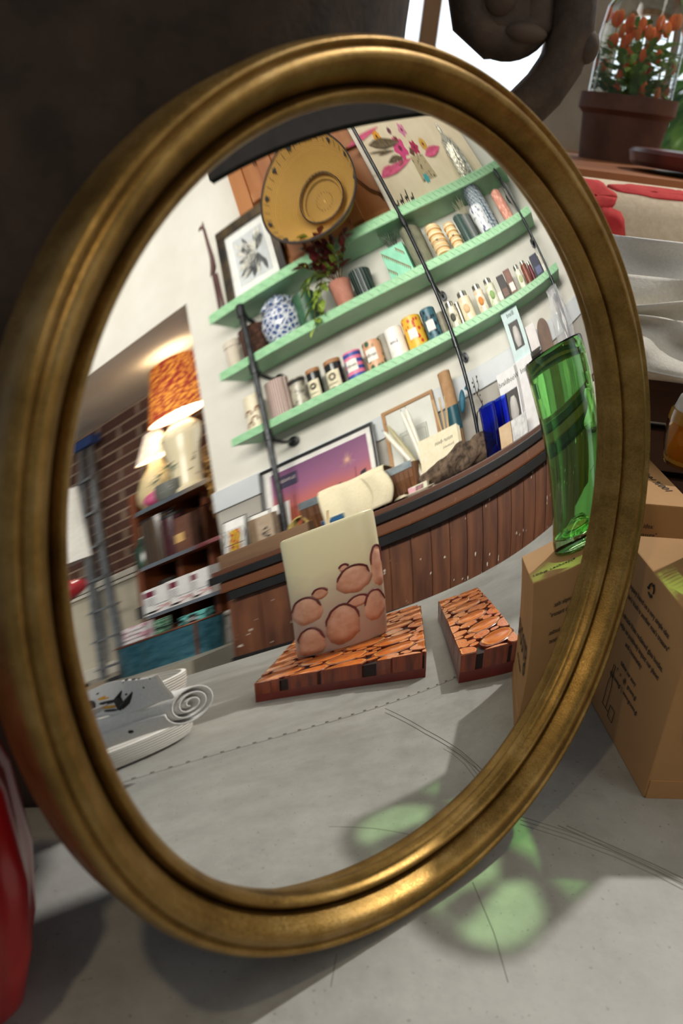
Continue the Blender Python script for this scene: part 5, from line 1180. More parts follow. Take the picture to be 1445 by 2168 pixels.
bm = nb(); box(bm, (pw_/2-.065, -.0012, fh*.78), (.10, .001, .07)); so_ = link('title_block', bm, M('3d3550', None, 30, .7), t, False); text(t, 'SUNSET', .024, (pw_/2-.065, -.0022, fh*.79), (RX, 0, 0), M('d8c8c0', None, 30, .7))
# two trugs with metal straps
TRUG = M('8a5a34', '5b371e', 7, .5, stretch=(1, 1, .2)); ZST = M('8d969a', '6d7679', 18, .4, .8)
def trug(label, Lp, Rp, Tp, D, dp):
    s, w_, h_ = cplace(Lp, Rp, Tp, D); t = thing('slatted_trug', label, 'basket', P(s, D+dp/2, CZ+.001), RZ, 'slatted trugs on the counter')
    for k in range(7):
        x = -w_/2+w_*(k+.5)/7; bm = nb(); pr_ = [(-dp/2, h_*.95), (-dp*.47, h_*.55), (-dp*.36, h_*.18), (-dp*.15, .004), (dp*.15, .004), (dp*.36, h_*.18), (dp*.47, h_*.55), (dp/2, h_*.95)]
        sheet(bm, lambda u, v, x=x, pr_=pr_: V(x+(u-.5)*w_/7*.86, pr_[int(round(v*7))][0], pr_[int(round(v*7))][1]), 1, 7, .004); link('slat', bm, TRUG, t, False)
    for y in (-dp/2, dp/2): bm = nb(); box(bm, (0, y, h_*.9), (w_, .006, h_*.2), .001); link('strap', bm, ZST, t, False)
    for x in (-w_/2, w_/2):
        bm = nb(); prism(bm, [(-dp/2, 0), (dp/2, 0), (dp/2, .01), (-dp/2, .01)], 0, .01); bm.free(); bm = nb()
        pts = [(-dp*.48, h_*.95), (-dp*.36, h_*.18), (-dp*.15, .004), (dp*.15, .004), (dp*.36, h_*.18), (dp*.48, h_*.95)]
        A_ = [bm.verts.new((x-.005, a, b)) for a, b in pts]; B_ = [bm.verts.new((x+.005, a, b)) for a, b in pts]; bm.faces.new(A_); bm.faces.new(B_[::-1])
        for k in range(6): bm.faces.new((A_[k], A_[(k+1) % 6], B_[(k+1) % 6], B_[k]))
        link('end_panel', bm, TRUG, t, False)
    return t, s, w_, h_
t1_, s_1, w_1, h_1 = trug('slatted trug with a grey strap under the cream hand towel', c3(745, 1440), c3(1120, 1300), c3(880, 1262), 2.90, .17)
t2_, s_2, w_2, h_2 = trug('slatted trug with a grey strap holding the taper candles', c4(95, 1180), c4(330, 1080), c4(210, 985), 2.90, .17)
# hand towel draped over the first trug
tp = [rw(*c3(*p), 2.885) for p in ((900, 1270), (1230, 1090), (1420, 1220), (1090, 1400))]
sl_, sr_ = tp[0].dot(HD), tp[2].dot(HD); zt_ = tp[1].z-CZ
t = thing('hand_towel', 'cream hand towel draped over the slatted trug', 'towel', P((sl_+sr_)/2, 2.90, CZ), RZ); tw_ = sr_-sl_
def dr(u, v):
    x = -tw_/2+tw_*u; a = v*3.0
    if a < 1: y = .10-.10*a; z = zt_*(1-.10*(1-a)**2)
    elif a < 1.5: q = (a-1)/.5; y = -.012*math.sin(q*PI/2)-.010*q; z = zt_-.02*q*q
    else: q = (a-1.5)/1.5; y = -.024-.012*math.sin(q*3)-.006*math.sin(14*u); z = (zt_-.02)*(1-q)+.012*q
    return V(x+.01*math.sin(5*v), y+.004*math.sin(11*u), z+.004*math.sin(9*u)*(1 if a < 1.5 else .3))
bm = nb(); sheet(bm, dr, 24, 30, .004); link('cloth', bm, M('eee3c4', 'e2d4b0', 160, .95, bump=.3), t, True, auto=False)
def dr2(u, v):
    p = dr(u*.35, .5+.5*v); return p+V(-.03*math.sin(3*v), -.018-.012*math.sin(PI*u), 0)
bm = nb(); sheet(bm, dr2, 10, 14, .004); link('fold', bm, M('eee3c4', 'e2d4b0', 160, .95, bump=.3), t, True, auto=False)
# oak frame with a white mount
q = [rw(*c4(*p), 3.12) for p in ((80, 610), (450, 420), (560, 700), (130, 900))]; s1, s2 = q[0].dot(HD), q[1].dot(HD); fh = (q[0].z+q[1].z)/2-CZ; fw = s2-s1
t = thing('oak_picture_frame', 'thin oak frame with white mount leaning behind the taper candles', 'picture', P((s1+s2)/2, 3.10, CZ+.002), RZ); t.rotation_euler = (-.09, 0, RZ)
OAKL = M('b98a56', '9c6f40', 8, .5, stretch=(.2, 1, 1)); bm = nb()
for cx_, cz_, sx_, sz_ in ((0, .009, fw, .018), (0, fh-.009, fw, .018), (-fw/2+.009, fh/2, .018, fh-.03), (fw/2-.009, fh/2, .018, fh-.03)): box(bm, (cx_, 0, cz_), (sx_, .02, sz_), .002)
link('frame', bm, OAKL, t, False)
bm = nb(); box(bm, (0, .003, fh/2), (fw-.03, .004, fh-.03)); link('mount', bm, M('dfe0d8', 'd2d3ca', 5, .5), t, False)
bm = nb(); box(bm, (.0, 0, fh*.45), (fw*.5, .002, fh*.5)); link('art', bm, M('c6c8bd', 'b5b7ab', 6, .5), t, False)
bm = nb()
for k in (.52, .44): tube(bm, [(-fw*k/2, -.0015, fh*.45-fh*k/2), (fw*k/2, -.0015, fh*.45-fh*k/2), (fw*k/2, -.0015, fh*.45+fh*k/2), (-fw*k/2, -.0015, fh*.45+fh*k/2)], .0012, 4, closed=True)
link('art_line', bm, M('8d8f86', None, 20, .6), t)
# taper candles standing in the trug, in paper cones
WX = M('f3efe3', 'ebe5d4', 20, .4, sss=.2)
for i, (b_, tpx, col, lb) in enumerate((((330, 800), (237, 590), None, 'ivory taper candle, one of two standing close together'), ((352, 790), (270, 568), None, 'taller ivory taper candle touching its twin'), ((215, 850), (107, 735), None, 'cream taper candle in a paper cone leaning outwards'), ((268, 862), (132, 690), 'b9b18a', 'olive cream taper candle between the cone and the twin tapers'))):
    D = 2.985+.012*i; B_ = rw(*c4(*b_), D); T_ = rw(*c4(*tpx), D); B2_ = B_+(B_-T_).normalized()*max(0, (B_.z-CZ-.02)/max(.05, (T_-B_).normalized().z))
    t = thing('taper_candle', lb, 'candle', B2_, 0, 'taper candles in the trug'); d_ = T_-B2_
    bm = nb(); tube(bm, [V(0, 0, 0), d_*.88, d_*.96, d_], [.013, .012, .008, .002], 16); link('wax', bm, WX if not col else M(col, None, 20, .4), t)
    bm = nb(); tube(bm, [d_*.995, d_*1.03], .0012, 5); link('wick', bm, INK, t)
Bc = rw(*c4(230, 870), 2.975); Tc = rw(*c4(200, 840), 2.975)
t = thing('paper_cone', 'folded cream paper cone wrapped round the leaning taper candle', 'paper cone', P(rw(*c4(200, 900), 2.975).dot(HD), 2.975, CZ+.012), RZ)
bm = nb(); lathe(bm, [(.050, 0), (.044, .03), (.022, .11), (.018, .14), (.0165, .14), (.020, .11), (.042, .03), (.047, 0)], 28); link('paper', bm, M('e9dcc0', 'dccdac', 20, .8), t)
# linen card pack and reeds
q = [rw(*c4(*p), 2.90) for p in ((325, 820), (615, 665), (655, 790), (375, 940))]; s1, s2 = q[0].dot(HD), q[1].dot(HD)
hh = (q[0].z-q[3].z+q[1].z-q[2].z)/2; z0 = max(CZ, (q[2].z+q[3].z)/2)
t = thing('linen_card_pack', 'upright pack of cream linen cards with black lettering beside the log', 'card pack', P((s1+s2)/2, 2.955, CZ+.001), RZ); t.rotation_euler = (-.10, 0, RZ); Hh = (q[0].z+q[1].z)/2-CZ
for k in range(4): bm = nb(); box(bm, (-.004*k, .008*k, Hh/2-.004*k), (s2-s1, .005, Hh), .001); link('card', bm, M('efe5c9', 'e6dab9', 40, .8), t, False)
text(t, 'nour-bon', .030, (-(s2-s1)*.12, -.003, Hh*.80), (RX, 0, 0), INK); text(t, '[handmade]', .015, (-(s2-s1)*.22, -.003, Hh*.66), (RX, 0, 0), INK)
for i, (b_, tpx) in enumerate((((520, 690), (460, 515)), ((545, 690), (508, 490)), ((552, 680), (515, 485)), ((562, 670), (550, 465)), ((530, 680), (470, 520)))):
    pass
bm = nb(); base_ = rw(*c4(545, 720), 3.03); t = thing('reed_diffuser', 'dark diffuser bottle with pale reed sticks behind the linen cards', 'diffuser', P(base_.dot(HD), 3.03, CZ+.0008), RZ)
lathe(bm, [(0, 0), (.028, 0), (.030, .05), (.014, .075), (.013, .095), (0, .095)], 24); link('bottle', bm, M('2b2320', None, 20, .2, coat=.4), t)
for i, px in enumerate((460, 470, 508, 518, 550, 560)):
    T_ = loc1(rw(*c4(px, 505-.3*(px-460)), 3.03), t.location); bm = nb(); tube(bm, [V(0, 0, .07), T_], .0028, 6); link('reed', bm, M('d9b98a', None, 60, .8), t)
# cardboard tube
a_ = rw(*c4(595, 720), 3.05); b_ = rw(*c4(530, 308), 3.05); tr_ = abs((rw(*c4(490, 340), 3.05)-rw(*c4(575, 300), 3.05)).dot(HD))/2
t = thing('cardboard_tube', 'brown cardboard tube with a teal paper band on the counter', 'tube', P(rw(*c4(640, 720), 3.05).dot(HD), 3.06, CZ+.001), RZ); hh = b_.z-CZ
bm = nb(); lathe(bm, solid(tr_, tr_, hh), 32); link('tube', bm, M('b58e66', 'a37c55', 24, .75), t)
bm = nb(); lathe(bm, [(tr_+.0012, hh*.42), (tr_+.0016, hh*.42), (tr_+.0016, hh*.66), (tr_+.0012, hh*.66)], 32); link('paper_band', bm, M('1f5a66', '184854', 20, .4), t)
# burl log
q1, q2 = rw(*c4(345, 1050), 2.89), rw(*c4(920, 780), 2.89); s1, s2 = q1.dot(HD), q2.dot(HD)
t = thing('burl_log', 'gnarled grey brown burl wood log lying on the counter front', 'log', P((s1+s2)/2, 2.93, CZ), RZ); Lg = s2-s1
bm = nb(); r4 = random.Random(2); nu, nv = 56, 26
def lg(u, v):
    a = 2*PI*v; k = min(1, math.sin(PI*min(1, max(0, u*.97+.015)))**.35*1.0); R = (.052+.030*u+.016*math.exp(-((u-.45)/.09)**2)+.02*math.exp(-((u-.72)/.08)**2))*k
    R *= 1+.14*math.sin(7*u*3+2*a)+.10*math.sin(5*a+13*u)+.06*math.sin(23*u-3*a)
    return V(Lg/2-Lg*u, .6*R*math.cos(a), .058+.02*u+.92*R*math.sin(a)) if True else None
VS = [[bm.verts.new((lg(i/nu, j/nv).x, lg(i/nu, j/nv).y, max(.0015, lg(i/nu, j/nv).z))) for j in range(nv)] for i in range(nu+1)]
for i in range(nu):
    for j in range(nv): bm.faces.new((VS[i][j], VS[i+1][j], VS[i+1][(j+1) % nv], VS[i][(j+1) % nv]))
bm.faces.new(VS[0]); bm.faces.new(VS[-1][::-1]); link('burl', bm, M('7a6552', '33281f', 26, .9, bump=1, lo=.35, hi=.62, detail=9), t, True, auto=False)
# bird branch
q1 = rw(*c4(735, 650), 3.08); t = thing('bird_branch', 'bare budded branch with a teal feathered bird behind the middle pipe', 'branch', P(q1.dot(HD), 3.08, CZ+.001), RZ)
def cl4(x, y, D=3.08): return loc1(rw(*c4(x, y), D), t.location)
bm = nb(); tube(bm, [V(0, 0, 0), cl4(790, 600), cl4(830, 540), cl4(780, 440), cl4(755, 340)], [.005, .0045, .004, .003, .002], 6); tube(bm, [cl4(790, 480), cl4(800, 400), cl4(780, 330)], .0022, 5)
for x, y in ((755, 380), (765, 410), (790, 370), (800, 430), (770, 460), (825, 515), (785, 335), (810, 470)): ball(bm, cl4(x, y), .006, 6)
link('twig', bm, M('4a3a30', None, 30, .8), t)
bm = nb(); a_, b_ = cl4(655, 600), cl4(705, 430); ball(bm, (a_+b_)/2, (.022, .016, .06), 14, Matrix.Rotation(-.25, 3, 'Y')); tube(bm, [b_, b_+(b_-a_)*.25], [.012, .004], 8); tube(bm, [a_, a_+(a_-b_)*.5], [.012, .003], 8); link('bird', bm, M('2f6f86', '1d4d63', 30, .6), t)
# blue tumblers
BLUEG = glassmat('m_blue_glass', (.05, .12, .85), 0, 1.4)
for L_, R_, T_, D, lb in (((845, 830), (965, 790), (880, 530), 2.92, 'cobalt blue glass tumbler nearer the burl log'), ((945, 780), (1052, 740), (975, 480), 3.02, 'cobalt blue glass tumbler farther from the burl log')):
    s, w_, h_ = cplace(c4(*L_), c4(*R_), c4(*T_), D); bm = nb(); lathe(bm, cup(w_*.46, w_*.5, h_, .003), 36); o = link('blue_tumbler', bm, BLUEG, None, True, onc(s, D), RZ); tag(o, lb, 'tumbler', 'cobalt blue tumblers')
# boxes at the end of the counter
def c7(x, y): return 1020+.1937*x, 560+.1937*y
WB = M('eceaea', 'e0dede', 20, .6); AQ = M('d3e6e6', 'c3dada', 20, .6); DKW = M('2a2523', None, 20, .5)
def wbox(label, Lp, Rp, Tp, D, dp, mat, z0=None, txt='', win=True, grp='boxed ceramics at the end of the counter'):
    t, s, w_, h_ = cbox('window_box', label, Lp, Rp, Tp, D, dp, mat, 'box', z0, grp)
    if win:
        bm = nb(); box(bm, (.0, -dp/2-.0008, h_*.46), (w_*.58, .0014, h_*.5)); link('window', bm, DKW, t, False)
        bm = nb(); lathe(bm, [(0, 0), (w_*.12, 0), (w_*.2, h_*.14), (w_*.16, h_*.32), (w_*.09, h_*.38), (0, h_*.38)], 24, c=(0, -dp/2-.001, h_*.24), sy=.25); link('ceramic_bowl', bm, M('b9b4ae', None, 20, .4), t)
    if txt: text(t, txt, w_*.2, (0, -dp/2-.0012, h_*.85), (RX, 0, 0), INK)
    return t, s, w_, h_
_, s_a, w_a, h_a = wbox('white box with dark window and script lettering behind the blue tumblers', c7(240, 1640), c7(470, 1560), c7(270, 1150), 3.0, .12, WB, None, 'Woodbland')
_, s_b, w_b, h_b = wbox('white box with script lettering partly behind the green glass', c7(420, 1500), c7(620, 1400), c7(450, 1020), 3.0, .12, WB, None, 'Bland', False)
wbox('pale aqua box with dark window standing on the white boxes', c7(360, 1070), c7(540, 990), c7(290, 450), 3.02, .10, AQ, CZ+h_a+.003, 'Bland')
wbox('small pink and white box with a red drop beside the aqua box', c7(545, 960), c7(640, 910), c7(510, 660), 3.02, .08, M('e9e2e0', None, 20, .6), CZ+h_b+.003, '', False)
s, w_, h_ = cplace(c7(200, 1930), c7(330, 1890), c7(255, 1735), 2.86)
cbox('kraft_soap_box', 'small pinkish kraft box in front of the window boxes', c7(200, 1930), c7(330, 1885), c7(255, 1745), 2.86, .05, M('d9bd9a', 'cbab86', 20, .7))
cbox('marbled_box', 'small white marbled box beside the pinkish kraft box', c7(335, 1885), c7(500, 1800), c7(410, 1650), 2.86, .05, M('e4e2df', 'b9b9bb', 30, .5))
q_ = rw(*c7(730, 940), 3.1); t = thing('arched_board', 'brown arched wooden board leaning at the end of the counter', 'board', P(q_.dot(HD), 3.12, CZ+.001), RZ); hh = rw(*c7(640, 580), 3.1).z-CZ
bm = nb(); poly = [(-.07, 0), (.07, 0)]+[(.07*math.cos(a), hh-.07+.07*math.sin(a)) for a in [PI*j/12 for j in range(13)]]
A_ = [bm.verts.new((x, -.008, z)) for x, z in poly]; B_ = [bm.verts.new((x, .008, z)) for x, z in poly]; bm.faces.new(A_); bm.faces.new(B_[::-1])
for k in range(len(poly)): bm.faces.new((A_[k], A_[(k+1) % len(poly)], B_[(k+1) % len(poly)], B_[k]))
link('board', bm, M('7a5a44', '5d4230', 8, .5), t, False)
# cellophane bag of whisks
q1 = rw(*c7(1050, 950), 2.92); zt_ = rw(*c7(800, 200), 2.92).z
t = thing('cellophane_bag', 'clear crinkled cellophane bag beside the window boxes holding whisks', 'bag', P(rw(*c7(950, 1000), 2.95).dot(HD)+.02, 2.95, CZ+.001), RZ); hb_ = zt_-CZ
def cello(u, v):
    a = 2*PI*u; R = .105*(1-.10*math.cos(2*PI*v))*(1+.09*math.sin(5*a+9*v)+.05*math.sin(11*a-14*v)); R *= (1 if v < .8 else 1-.25*math.sin((v-.8)/.2*PI*.5)); return V(R*1.0*math.cos(a), R*.55*math.sin(a), hb_*v)
bm = nb(); sheet(bm, cello, 64, 26, .0006); mcel, tq = newmat('m_cello', .08); tq.b.inputs['Alpha'].default_value = .16; nq = tq.add('ShaderNodeTexNoise', Scale=20.0); tq.link(tq.coords(), nq.inputs['Vector']); tq.link(tq.ramp(nq.outputs['Fac'], [(.3, (.9, .9, .92)), (.7, (.98, .98, 1))]), tq.b.inputs['Base Color']); tq.b.inputs['Specular IOR Level'].default_value = 1.0
link('film', bm, mcel, t, True, auto=False)
WL = ['wire whisk with dark wooden handle nearest the green glass', 'wire whisk with dark wooden handle, middle of the three', 'wire whisk with bound grip farthest from the green glass']
for i, dx in enumerate((.03, -.01, -.05)):
    wt = thing('wire_whisk', WL[i], 'whisk', t.location+(-HD)*dx+V(0, 0, .002), RZ, 'whisks in the cellophane bag'); wt.rotation_euler = (0, .12*(i-1), RZ)
    bm = nb(); tube(bm, [(0, 0, .002), (0, 0, hb_*.12), (0, 0, hb_*.48), (0, 0, hb_*.56)], [.010, .014, .012, .008], 12); link('handle', bm, M('5a2f22', '3d1d16', 14, .5), wt)
    bm = nb()
    for k in range(5):
        a = PI*k/5; tube(bm, [V(math.cos(a)*.026*math.sin(q), math.sin(a)*.026*math.sin(q), hb_*.55+hb_*.19*(1-math.cos(q))) for q in [2*PI*j/24*1.0 for j in range(25)]], .0011, 4)
    link('wire_loop', bm, M('4a4644', None, 20, .3, .9), wt)
# soap on a dish
s, w_, h_ = cplace(c4(245, 1220), c4(470, 1135), c4(350, 1110), 2.86)
t = thing('soap_dish', 'flat leaf shaped cream dish on the counter edge', 'dish', P(s, 2.885, CZ+.0008), RZ); bm = nb(); lathe(bm, [(0, 0), (w_*.4, 0), (w_*.52, .010), (w_*.515, .0125), (w_*.38, .004), (0, .004)], 40, sy=.42); link('dish', bm, M('e3d9c0', None, 20, .5), t)
t = thing('wrapped_soap', 'pink and green wrapped soap bar lying on the cream dish', 'soap', P(s, 2.885, CZ+.0052), RZ); bm = nb(); box(bm, (0, 0, .019), (w_*.62, .042, .038), .004); link('bar', bm, M('dfe0c4', 'e3aab4', 22, .6, lo=.45, hi=.55), t, False)
bm = nb(); box(bm, (-.01, -.0215, .02), (w_*.25, .001, .024)); link('printed_panel', bm, M('d77a94', '5a6a5a', 60, .6), t, False)
# ---------------------------------------------------------------- the raised corner with bookcase, tub and ladder
ZR = .5
CHROME = M('d9dadb', 'bfc1c3', 20, .15, 1.0); CHERRY = M('8a4a26', '66331a', 6, .45, stretch=(1, 1, .15)); DKC = M('3a1f14', '2a150e', 8, .6)
bs0, bs1, bD0, bD1 = -1.885, -1.20, 3.60, 3.88
bc_ = thing('chrome_edged_bookcase', 'cherry wood bookcase with chrome edged shelves against the brick wall', 'bookcase', P((bs0+bs1)/2, (bD0+bD1)/2, ZR), RZ); bw2 = bs1-bs0; bd2 = bD1-bD0; bh2 = 1.46
for x in (-bw2/2, bw2/2): bm = nb(); box(bm, (x, 0, bh2/2), (.025, bd2, bh2), .003); link('side_panel', bm, CHERRY, bc_, False)
bm = nb(); box(bm, (0, bd2/2-.008, bh2/2), (bw2-.02, .014, bh2-.01)); link('back_panel', bm, DKC, bc_, False)
for x in (bw2*.13, -bw2*.20, bw2*.33):
    bm = nb(); box(bm, (x, .03, bh2*.5), (.018, bd2-.10, bh2-.05), .002); link('divider', bm, CHERRY, bc_, False)
SHZ = [1.02, 1.405, 1.80]
for z in SHZ:
    zz = z-ZR; x1 = bw2/2-.06
    poly = []
    for j in range(9): a = PI/2*j/8; poly.append((x1-.07+.07*math.cos(a-PI/2) if False else x1-.07+.07*math.sin(a), -bd2/2-.13+.07-.07*math.cos(a)))
    poly = [(-bw2/2+.02, -bd2/2-.13)]+poly+[(x1, bd2/2-.02), (-bw2/2+.02, bd2/2-.02)]
    bm = nb(); prism(bm, poly, zz-.022, zz-.001); sh_ = link('shelf_board', bm, CHERRY, bc_, False)
    bm = nb(); e = [V(x, y, 0) for x, y in poly[:-1]]
    c_ = [V(0, 0, 0)]
    pts = [p+V(0, 0, zz-.012) for p in e]
    for i in range(len(pts)-1):
        a, b = pts[i], pts[i+1]; n = V((b-a).y, -(b-a).x, 0).normalized()*.004; d = V(0, 0, .014)
        q = [a+n+d, b+n+d, b+n-d, a+n-d, a-n*.2+d, b-n*.2+d, b-n*.2-d, a-n*.2-d]; v_ = [bm.verts.new(p) for p in q]
        for f in ((0, 1, 2, 3), (4, 7, 6, 5), (0, 4, 5, 1), (3, 2, 6, 7), (0, 3, 7, 4), (1, 5, 6, 2)): bm.faces.new([v_[k] for k in f])
    link('chrome_edge', bm, CHROME, sh_, False)
LINING = M('fff6e6', 'fff0da', 10, .9, emit=1.3)
def at(px, D): return rw(*px, D)
def lamp(label, basep, D, z0, bprof, bmat, shade, smat, bx):
    t = thing('table_lamp', label, 'lamp', P(at(basep, D).dot(HD), D, z0+.001), RZ, 'table lamps on the bookcase'); bm = nb(); lathe(bm, bprof, 40); link('base', bm, bmat, t)
    r0, r1, z1, z2 = shade; top = bprof[-1][1]
    bm = nb(); tube(bm, [(0, 0, top-.01), (0, 0, z1+.06)], .006, 8); link('stem', bm, M('b9a06a', None, 20, .3, .9), t)
    bm = nb(); lathe(bm, [(r0, z1), (r1, z2), (r1-.003, z2), (r0-.003, z1), (r0, z1)], 48); link('lamp_shade', bm, smat, t)
    bm = nb(); lathe(bm, [(r0-.0045, z1+.002), (r1-.0045, z2-.002)], 48); link('shade_lining', bm, LINING, t)
    bm = nb(); ball(bm, (0, 0, z1+.07), (.028, .028, .036), 14); mb, tb_ = newmat('m_bulb_%d' % len(bpy.data.materials), .5); nb_ = tb_.add('ShaderNodeTexNoise', Scale=5.0); tb_.link(tb_.coords(), nb_.inputs['Vector']); tb_.link(tb_.ramp(nb_.outputs['Fac'], [(0, (1, .78, .5)), (1, (1, .84, .6))]), tb_.b.inputs['Emission Color']); tb_.b.inputs['Emission Strength'].default_value = 6
    link('bulb', bm, mb, t)
    d = bpy.data.lights.new('lamp_light', 'POINT'); d.energy = bx; d.color = (1, .74, .45); d.shadow_soft_size = .04; o = bpy.data.objects.new('lamp_light', d); C.objects.link(o); o.location = t.location+V(0, 0, z1+.07)
    return t
def shademat(a, b, sc, kind, lo, hi, em):
    m, t = newmat('m_shade_%s' % a, .8); v = t.coords()
    n = t.add('ShaderNodeTexVoronoi', Scale=sc) if kind == 'v' else t.add('ShaderNodeTexNoise', Scale=sc, Detail=2.0)
    t.link(v, n.inputs['Vector']); col = t.ramp(n.outputs['Distance' if kind == 'v' else 'Fac'], [(lo, hexc(a)), (hi, hexc(b))]); t.link(col, t.b.inputs['Base Color']); t.link(col, t.b.inputs['Emission Color']); t.b.inputs['Emission Strength'].default_value = em
    t.b.inputs['Transmission Weight'].default_value = 0; return m
zl = lambda px, py, D: at(c5(px, py), D).z-1.80
D1 = 3.56; vt = zl(970, 870, D1); sb_, st_ = zl(970, 805, D1), zl(930, 330, D1); k_ = vt/.375
pr_ = [(r, z*k_) for r, z in [(0, 0), (.075, 0), (.078, .022), (.062, .03), (.064, .05), (.062, .10), (.066, .20), (.084, .29), (.084, .325), (.06, .352), (.045, .365), (.045, .375), (0, .375)]]
rs_ = abs((at(c5(752, 900), D1)-at(c5(1190, 700), D1)).dot(HD))/2; rt_ = abs((at(c5(765, 440), D1)-at(c5(1100, 300), D1)).dot(HD))/2
lamp('big cream chinoiserie vase lamp with an orange patterned shade', c5(1020, 1430), D1, 1.80, pr_, M('ece0bd', '6a5238', 16, .3, lo=.60, hi=.66, coat=.4), (rs_, rt_, sb_, st_), shademat('f0a13c', '9a2f22', 60, 'v', .30, .62, .5), 5)
D2 = 3.62; vt = zl(790, 1190, D2); sb_, st_ = zl(750, 1190, D2), zl(780, 930, D2); k_ = vt/.21
pr2 = [(r, z*k_) for r, z in [(0, 0), (.05, 0), (.075, .05), (.078, .09), (.06, .15), (.03, .19), (.022, .21), (0, .21)]]
rs_ = abs((at(c5(610, 1270), D2)-at(c5(880, 1100), D2)).dot(HD))/2
lamp('small cream gourd lamp with a pale pleated shade', c5(760, 1470), D2, 1.80, pr2, M('e6d5a8', 'd6c290', 14, .35), (rs_, rs_*.45, sb_, st_), shademat('f3e3cf', 'd98a6a', 60, 'n', .58, .72, .4), 2.5)
def citem(name, label, cat, px, D, z0, bm, mat, grp=None, smooth=True):
    t = thing(name, label, cat, P(at(px, D).dot(HD), D, z0+.0012), RZ, grp); link('body', bm, mat, t, smooth); return t
bm = nb(); lathe(bm, cup(.042, .052, .10, .003, 8, .006), 36); t = citem('dotted_planter', 'grey dotted pot with teal glass flowers on the top shelf of the bookcase', 'planter', c5(862, 1520), 3.50, 1.80, bm, M('b9bab0', '6a6c66', 50, .5, kind='voronoi', lo=.12, hi=.2))
bm = nb()
for dx, dy, dz in ((-.03, 0, .17), (.0, .0, .19), (.035, 0, .16), (.05, -.01, .13)): tube(bm, [V(0, 0, .05), V(dx, dy, dz)], .002, 5)
link('stem', bm, M('3a4a3a'), t)
bm = nb()
for dx, dy, dz in ((-.03, 0, .17), (.0, .0, .19), (.035, 0, .16), (.05, -.01, .13)):
    for k in range(5): a = 2*PI*k/5; leafmesh(bm, V(dx, dy, dz), V(dx+.026*math.cos(a), dy-.01, dz+.022*math.sin(a)+.008), .016, .2)
link('flower', bm, M('2f8a86', '1d5a63', 40, .3), t, False)
bm = nb(); ball(bm, (0, 0, .048), .048, 24); citem('pink_ball', 'pink speckled round ornament on the bookcase top shelf corner', 'ornament', c5(750, 1600), 3.53, 1.80, bm, M('d76a94', 'b84a78', 60, .5))
# bookcase middle shelf
bm = nb(); lathe(bm, [(0, 0), (.028, 0), (.030, .15), (.018, .19), (.016, .225), (0, .225)], 28); citem('green_bottle', 'dark green glass bottle at the corner of the bookcase middle shelf', 'bottle', c5(632, 2050), 3.55, 1.405, bm, M('2f4a3a', '1c3226', 20, .15, coat=.5))
bm = nb(); lathe(bm, solid(.026, .026, .25), 28); citem('yellow_candle', 'yellow pillar candle before the brown board on the bookcase', 'candle', c5(708, 2035), 3.53, 1.405, bm, M('e6c952', 'd8b840', 20, .45))
bm = nb(); box(bm, (0, 0, .16), (.10, .012, .32), .003); citem('brown_board', 'plain brown board behind the yellow candle', 'board', c5(685, 2000), 3.62, 1.405, bm, M('a8845e', None, 20, .6), None, False)
bm = nb(); lathe(bm, cup(.058, .062, .31, .004), 40); t = citem('ribbed_lantern', 'dark ribbed glass lantern with black rim on the bookcase', 'lantern', c5(795, 2030), 3.53, 1.405, bm, M('5a4632', '241a14', 26, .15, kind='stripex', coat=.6))
bm = nb(); lathe(bm, solid(.064, .064, .014), 36, c=(0, 0, .31)); link('rim', bm, BLKW, t)
bm = nb(); lathe(bm, cup(.036, .040, .10, .003), 32); t = citem('green_bowl_jar', 'small green bowl shaped jar behind the ribbed lantern', 'jar', c5(740, 1800), 3.70, 1.405, bm, M('7aa86a', '5f8a52', 20, .35))
t.location.z = 1.4062
bm = nb(); lathe(bm, solid(.045, .05, .27), 32); t = citem('maroon_jar_lidded', 'maroon glass jar with a black domed lid on the bookcase', 'jar', c5(905, 1985), 3.53, 1.405, bm, M('4a1c22', '30121a', 20, .15, coat=.5)); t.name = 'lidded_glass_jar'
bm = nb(); lathe(bm, [(0, .27), (.054, .27), (.05, .29), (.02, .305), (.012, .33), (0, .332)], 32); link('lid', bm, BLKW, t)
bm = nb(); box(bm, (0, 0, .12), (.11, .07, .24), .003); t = citem('labelled_brown_box', 'brown box with a small tan label beside the maroon jar', 'box', c5(990, 1965), 3.53, 1.405, bm, M('7a5240', '64402f', 20, .4), None, False)
bm = nb(); box(bm, (0, -.036, .10), (.05, .001, .06)); link('paper_label', bm, M('d9b070', None, 20, .6), t, False)
bm = nb(); box(bm, (0, 0, .125), (.12, .07, .25), .003); t = citem('clear_acrylic_box', 'clear acrylic box on a black base beside the labelled brown box', 'box', c5(1120, 1935), 3.53, 1.405, bm, glassmat('m_acrylic', (.95, .95, .95), .02, 1.2), None, False)
